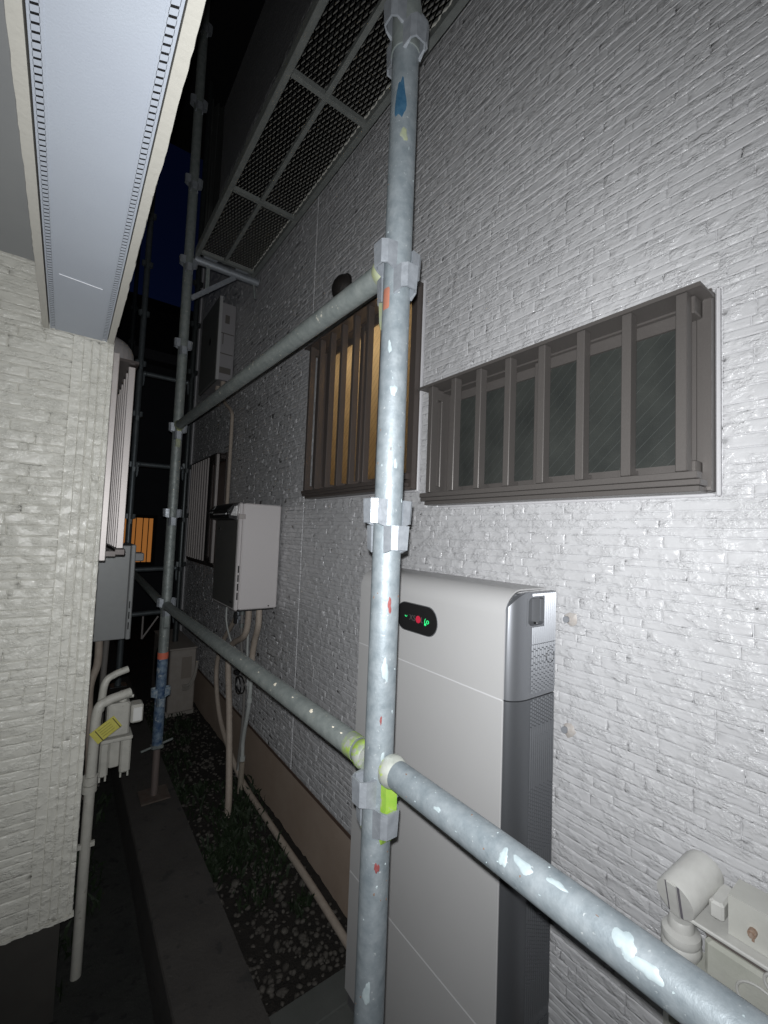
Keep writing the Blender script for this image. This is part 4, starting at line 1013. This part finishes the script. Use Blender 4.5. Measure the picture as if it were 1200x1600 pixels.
# gas meter of the left house with its riser and the yellow tag
mt = thing('gas_meter', (.22, 2.0, -.98), 'cream gas meter hanging behind the left house corner', 'gas meter')
box('upper_casing', (.175, 1.965, -.815), (.252, 2.04, -.690), CREAM2, mt, .006)
box('index_box', (.254, 1.960, -.775), (.297, 2.02, -.705), CREAM2, mt, .005); box('index_face', (.262, 1.956, -.765), (.292, 1.960, -.715), mat('index_window', (.6, .6, .58), .3), mt)
box('flange', (.160, 1.955, -.832), (.266, 2.05, -.818), CREAM2, mt, .003)
box('lower_casing', (.160, 1.965, -.960), (.190, 2.045, -.834), CREAM2, mt, .006); box('lower_casing', (.228, 1.965, -.960), (.264, 2.045, -.834), CREAM2, mt, .006)
box('lower_web', (.191, 1.975, -.935), (.227, 2.035, -.834), CREAM2, mt, .004)
for x in (.165, .184, .234, .258): box('drip_point', (x-.003, 1.975, -.978), (x+.003, 1.985, -.958), CREAM2, mt)
MB().tube([(.228, 1.99, -.690), (.228, 1.99, -.652)], .014, 12).tube([(.215, 1.98, -.672), (.262, 1.975, -.672)], .006, 8).build('valve', CREAM2, mt)
pipe('gas_riser', [(.128, 1.86, -1.57), (.128, 1.86, -1.2), (.131, 1.86, -.80), (.136, 1.86, -.665), (.165, 1.87, -.640), (.205, 1.88, -.632), (.238, 1.89, -.628)], .0165, CREAM2, 'cream riser pipe bending over to the left gas meter', n=16, group='pipes of the left house', parts=(((.128, 1.86, -.93), .023, CREAM2), ((.128, 1.86, -.90), .023, CREAM2)))
pipe('gas_riser', [(.150, 1.95, -.70), (.160, 1.95, -.60), (.19, 1.96, -.575), (.235, 1.97, -.563)], .013, CREAM2, 'thinner upper cream pipe bending over the left gas meter', n=14, group='pipes of the left house')
box('pipe_bracket', (LX-.01, 1.85, -1.13), (.155, 1.862, -1.115), CREAM2, None)
tag(bpy.data.objects['pipe_bracket'], 'small bracket holding the cream riser to the left house', 'bracket')
tg = thing('yellow_tag', (.155, 1.80, -.75), 'yellow paper tag tied to the cream riser pipe', 'tag')
c = Vector((.160, 1.80, -.715)); e1 = Vector((.82, 0, .57)).normalized(); e2 = Vector((-.57, 0, .82)).normalized()
MB().prism([c-e1*.042-e2*.024, c+e1*.042-e2*.024, c+e1*.042+e2*.024, c-e1*.042+e2*.024], None, (0, .002, 0)).build('card', YELT, tg)
for q in (-.026, .034): MB().prism([c+e1*q-e2*.024, c+e1*(q+.003)-e2*.024, c+e1*(q+.003)+e2*.020, c+e1*q+e2*.020], None, (0, -.001, 0)).build('dark_stripe', mat('tag_print', (.07, .06, .015), .7), tg)
for k in range(4): MB().prism([c+e1*(-.018)+e2*(-.014+k*.009), c+e1*(.022)+e2*(-.014+k*.009), c+e1*(.022)+e2*(-.012+k*.009), c+e1*(-.018)+e2*(-.012+k*.009)], None, (0, -.0008, 0)).build('print_line', mat('tag_print2', (.22, .20, .04), .7), tg)

# ------------------------------------------------------------------ air conditioner unit at the end of the gap
ac = thing('ac_unit', (.86, 4.5, GZ), 'beige outdoor air conditioner unit standing on the soil behind the blue-footed pole', 'air conditioner')
box('casing', (.790, 4.05, -1.585), (1.0, 4.85, -1.055), ACW, ac, .008); box('top_lid', (.782, 4.042, -1.054), (1.006, 4.858, -1.040), ACW, ac, .004)
for y in (4.15, 4.72): box('foot', (.77, y-.04, GZ), (1.02, y+.04, -1.587), mat('ac_foot', (.3, .28, .25), .7), ac, .006)
MB().tube([(.788, 4.50, -1.32), (.782, 4.50, -1.32)], .20, 28).build('fan_grille', BLACK, ac)
box('service_cover', (.885, 4.044, -1.30), (.965, 4.049, -1.12), mat('ac_cover', (.24, .21, .18), .6), ac)
MB().tube([(.925, 4.043, -1.20), (.925, 4.041, -1.20)], .028, 16).build('cover_knob', mat('ac_cover', (.24, .21, .18)), ac)
for r_, off in ((.012, 0), (.009, .03)): MB().tube(smooth_path([(.90, 4.03, -1.36-off), (.94, 3.99, -1.34-off), (.98, 3.98, -1.25-off), (1.0, 4.0, -1.15-off)]), r_, 8).build('coolant_pipe', mat('ac_pipe', (.32, .30, .27), .7), ac)
# rain pipe at the end of the house
dp = thing('rain_pipe', (1.06, 5.02, GZ), 'pale rain pipe down the far corner of the right house', 'rain pipe', 'rain pipes')
MB().tube([(1.055, 5.02, GZ), (1.055, 5.02, 4.3)], .030, 12).build('pipe_run', mat('rain_pipe_grey', (.20, .215, .22), .5), dp)
for z in (-1.0, .2, 1.4, 2.6): MB().tube([(1.055, 5.02, z), (1.055, 5.02, z+.03)], .035, 12).build('pipe_clip', DARK, dp)
dp = thing('rain_pipe', (1.15, 6.2, GZ), 'second rain pipe, on the dark house beyond', 'rain pipe', 'rain pipes')
MB().tube([(1.16, 6.2, GZ), (1.16, 6.2, 2.0)], .028, 12).build('pipe_run', mat('rain_pipe_dim', (.13, .14, .145), .5), dp)

# ------------------------------------------------------------------ dark houses closing the gap
fh = thing('far_house', (1.2, 9, GZ), 'dark neighbouring house at the end of the gap with an orange lit window', 'house')
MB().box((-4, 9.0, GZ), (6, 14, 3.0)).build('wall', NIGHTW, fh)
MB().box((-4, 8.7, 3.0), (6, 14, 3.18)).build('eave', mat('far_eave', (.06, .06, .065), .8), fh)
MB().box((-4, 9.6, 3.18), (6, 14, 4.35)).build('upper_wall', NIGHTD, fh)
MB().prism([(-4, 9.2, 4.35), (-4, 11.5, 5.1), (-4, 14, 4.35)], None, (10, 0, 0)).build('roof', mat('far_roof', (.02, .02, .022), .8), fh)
wz0, wz1, wy = -.66, .14, 8.985
fwn = bpy.data.objects.new('window', None); COL.objects.link(fwn); fwn.parent = fh; fwn.location = Vector((1.08, wy, wz0))-origin(fh); fwn['label'] = 'orange lit window with dark vertical bars'
box('pane', (.80, wy-.01, wz0), (1.31, wy, wz1), ORGW, fwn)
fb = MB(); fb.box((.74, wy-.06, wz0-.06), (.80, wy+.01, wz1+.06)).box((1.31, wy-.06, wz0-.06), (1.37, wy+.01, wz1+.06)).box((.80, wy-.06, wz1), (1.31, wy+.01, wz1+.06)).box((.80, wy-.06, wz0-.06), (1.31, wy+.01, wz0)); fb.build('frame', DARK, fwn)
for x in (.90, 1.03, 1.14, 1.23): box('grille_bar', (x-.006, wy-.09, wz0-.03), (x+.006, wy-.065, wz1+.03), DARK, fwn)
bh = thing('far_house', (-3, 12, GZ), 'black silhouette of a taller house behind the gap', 'house')
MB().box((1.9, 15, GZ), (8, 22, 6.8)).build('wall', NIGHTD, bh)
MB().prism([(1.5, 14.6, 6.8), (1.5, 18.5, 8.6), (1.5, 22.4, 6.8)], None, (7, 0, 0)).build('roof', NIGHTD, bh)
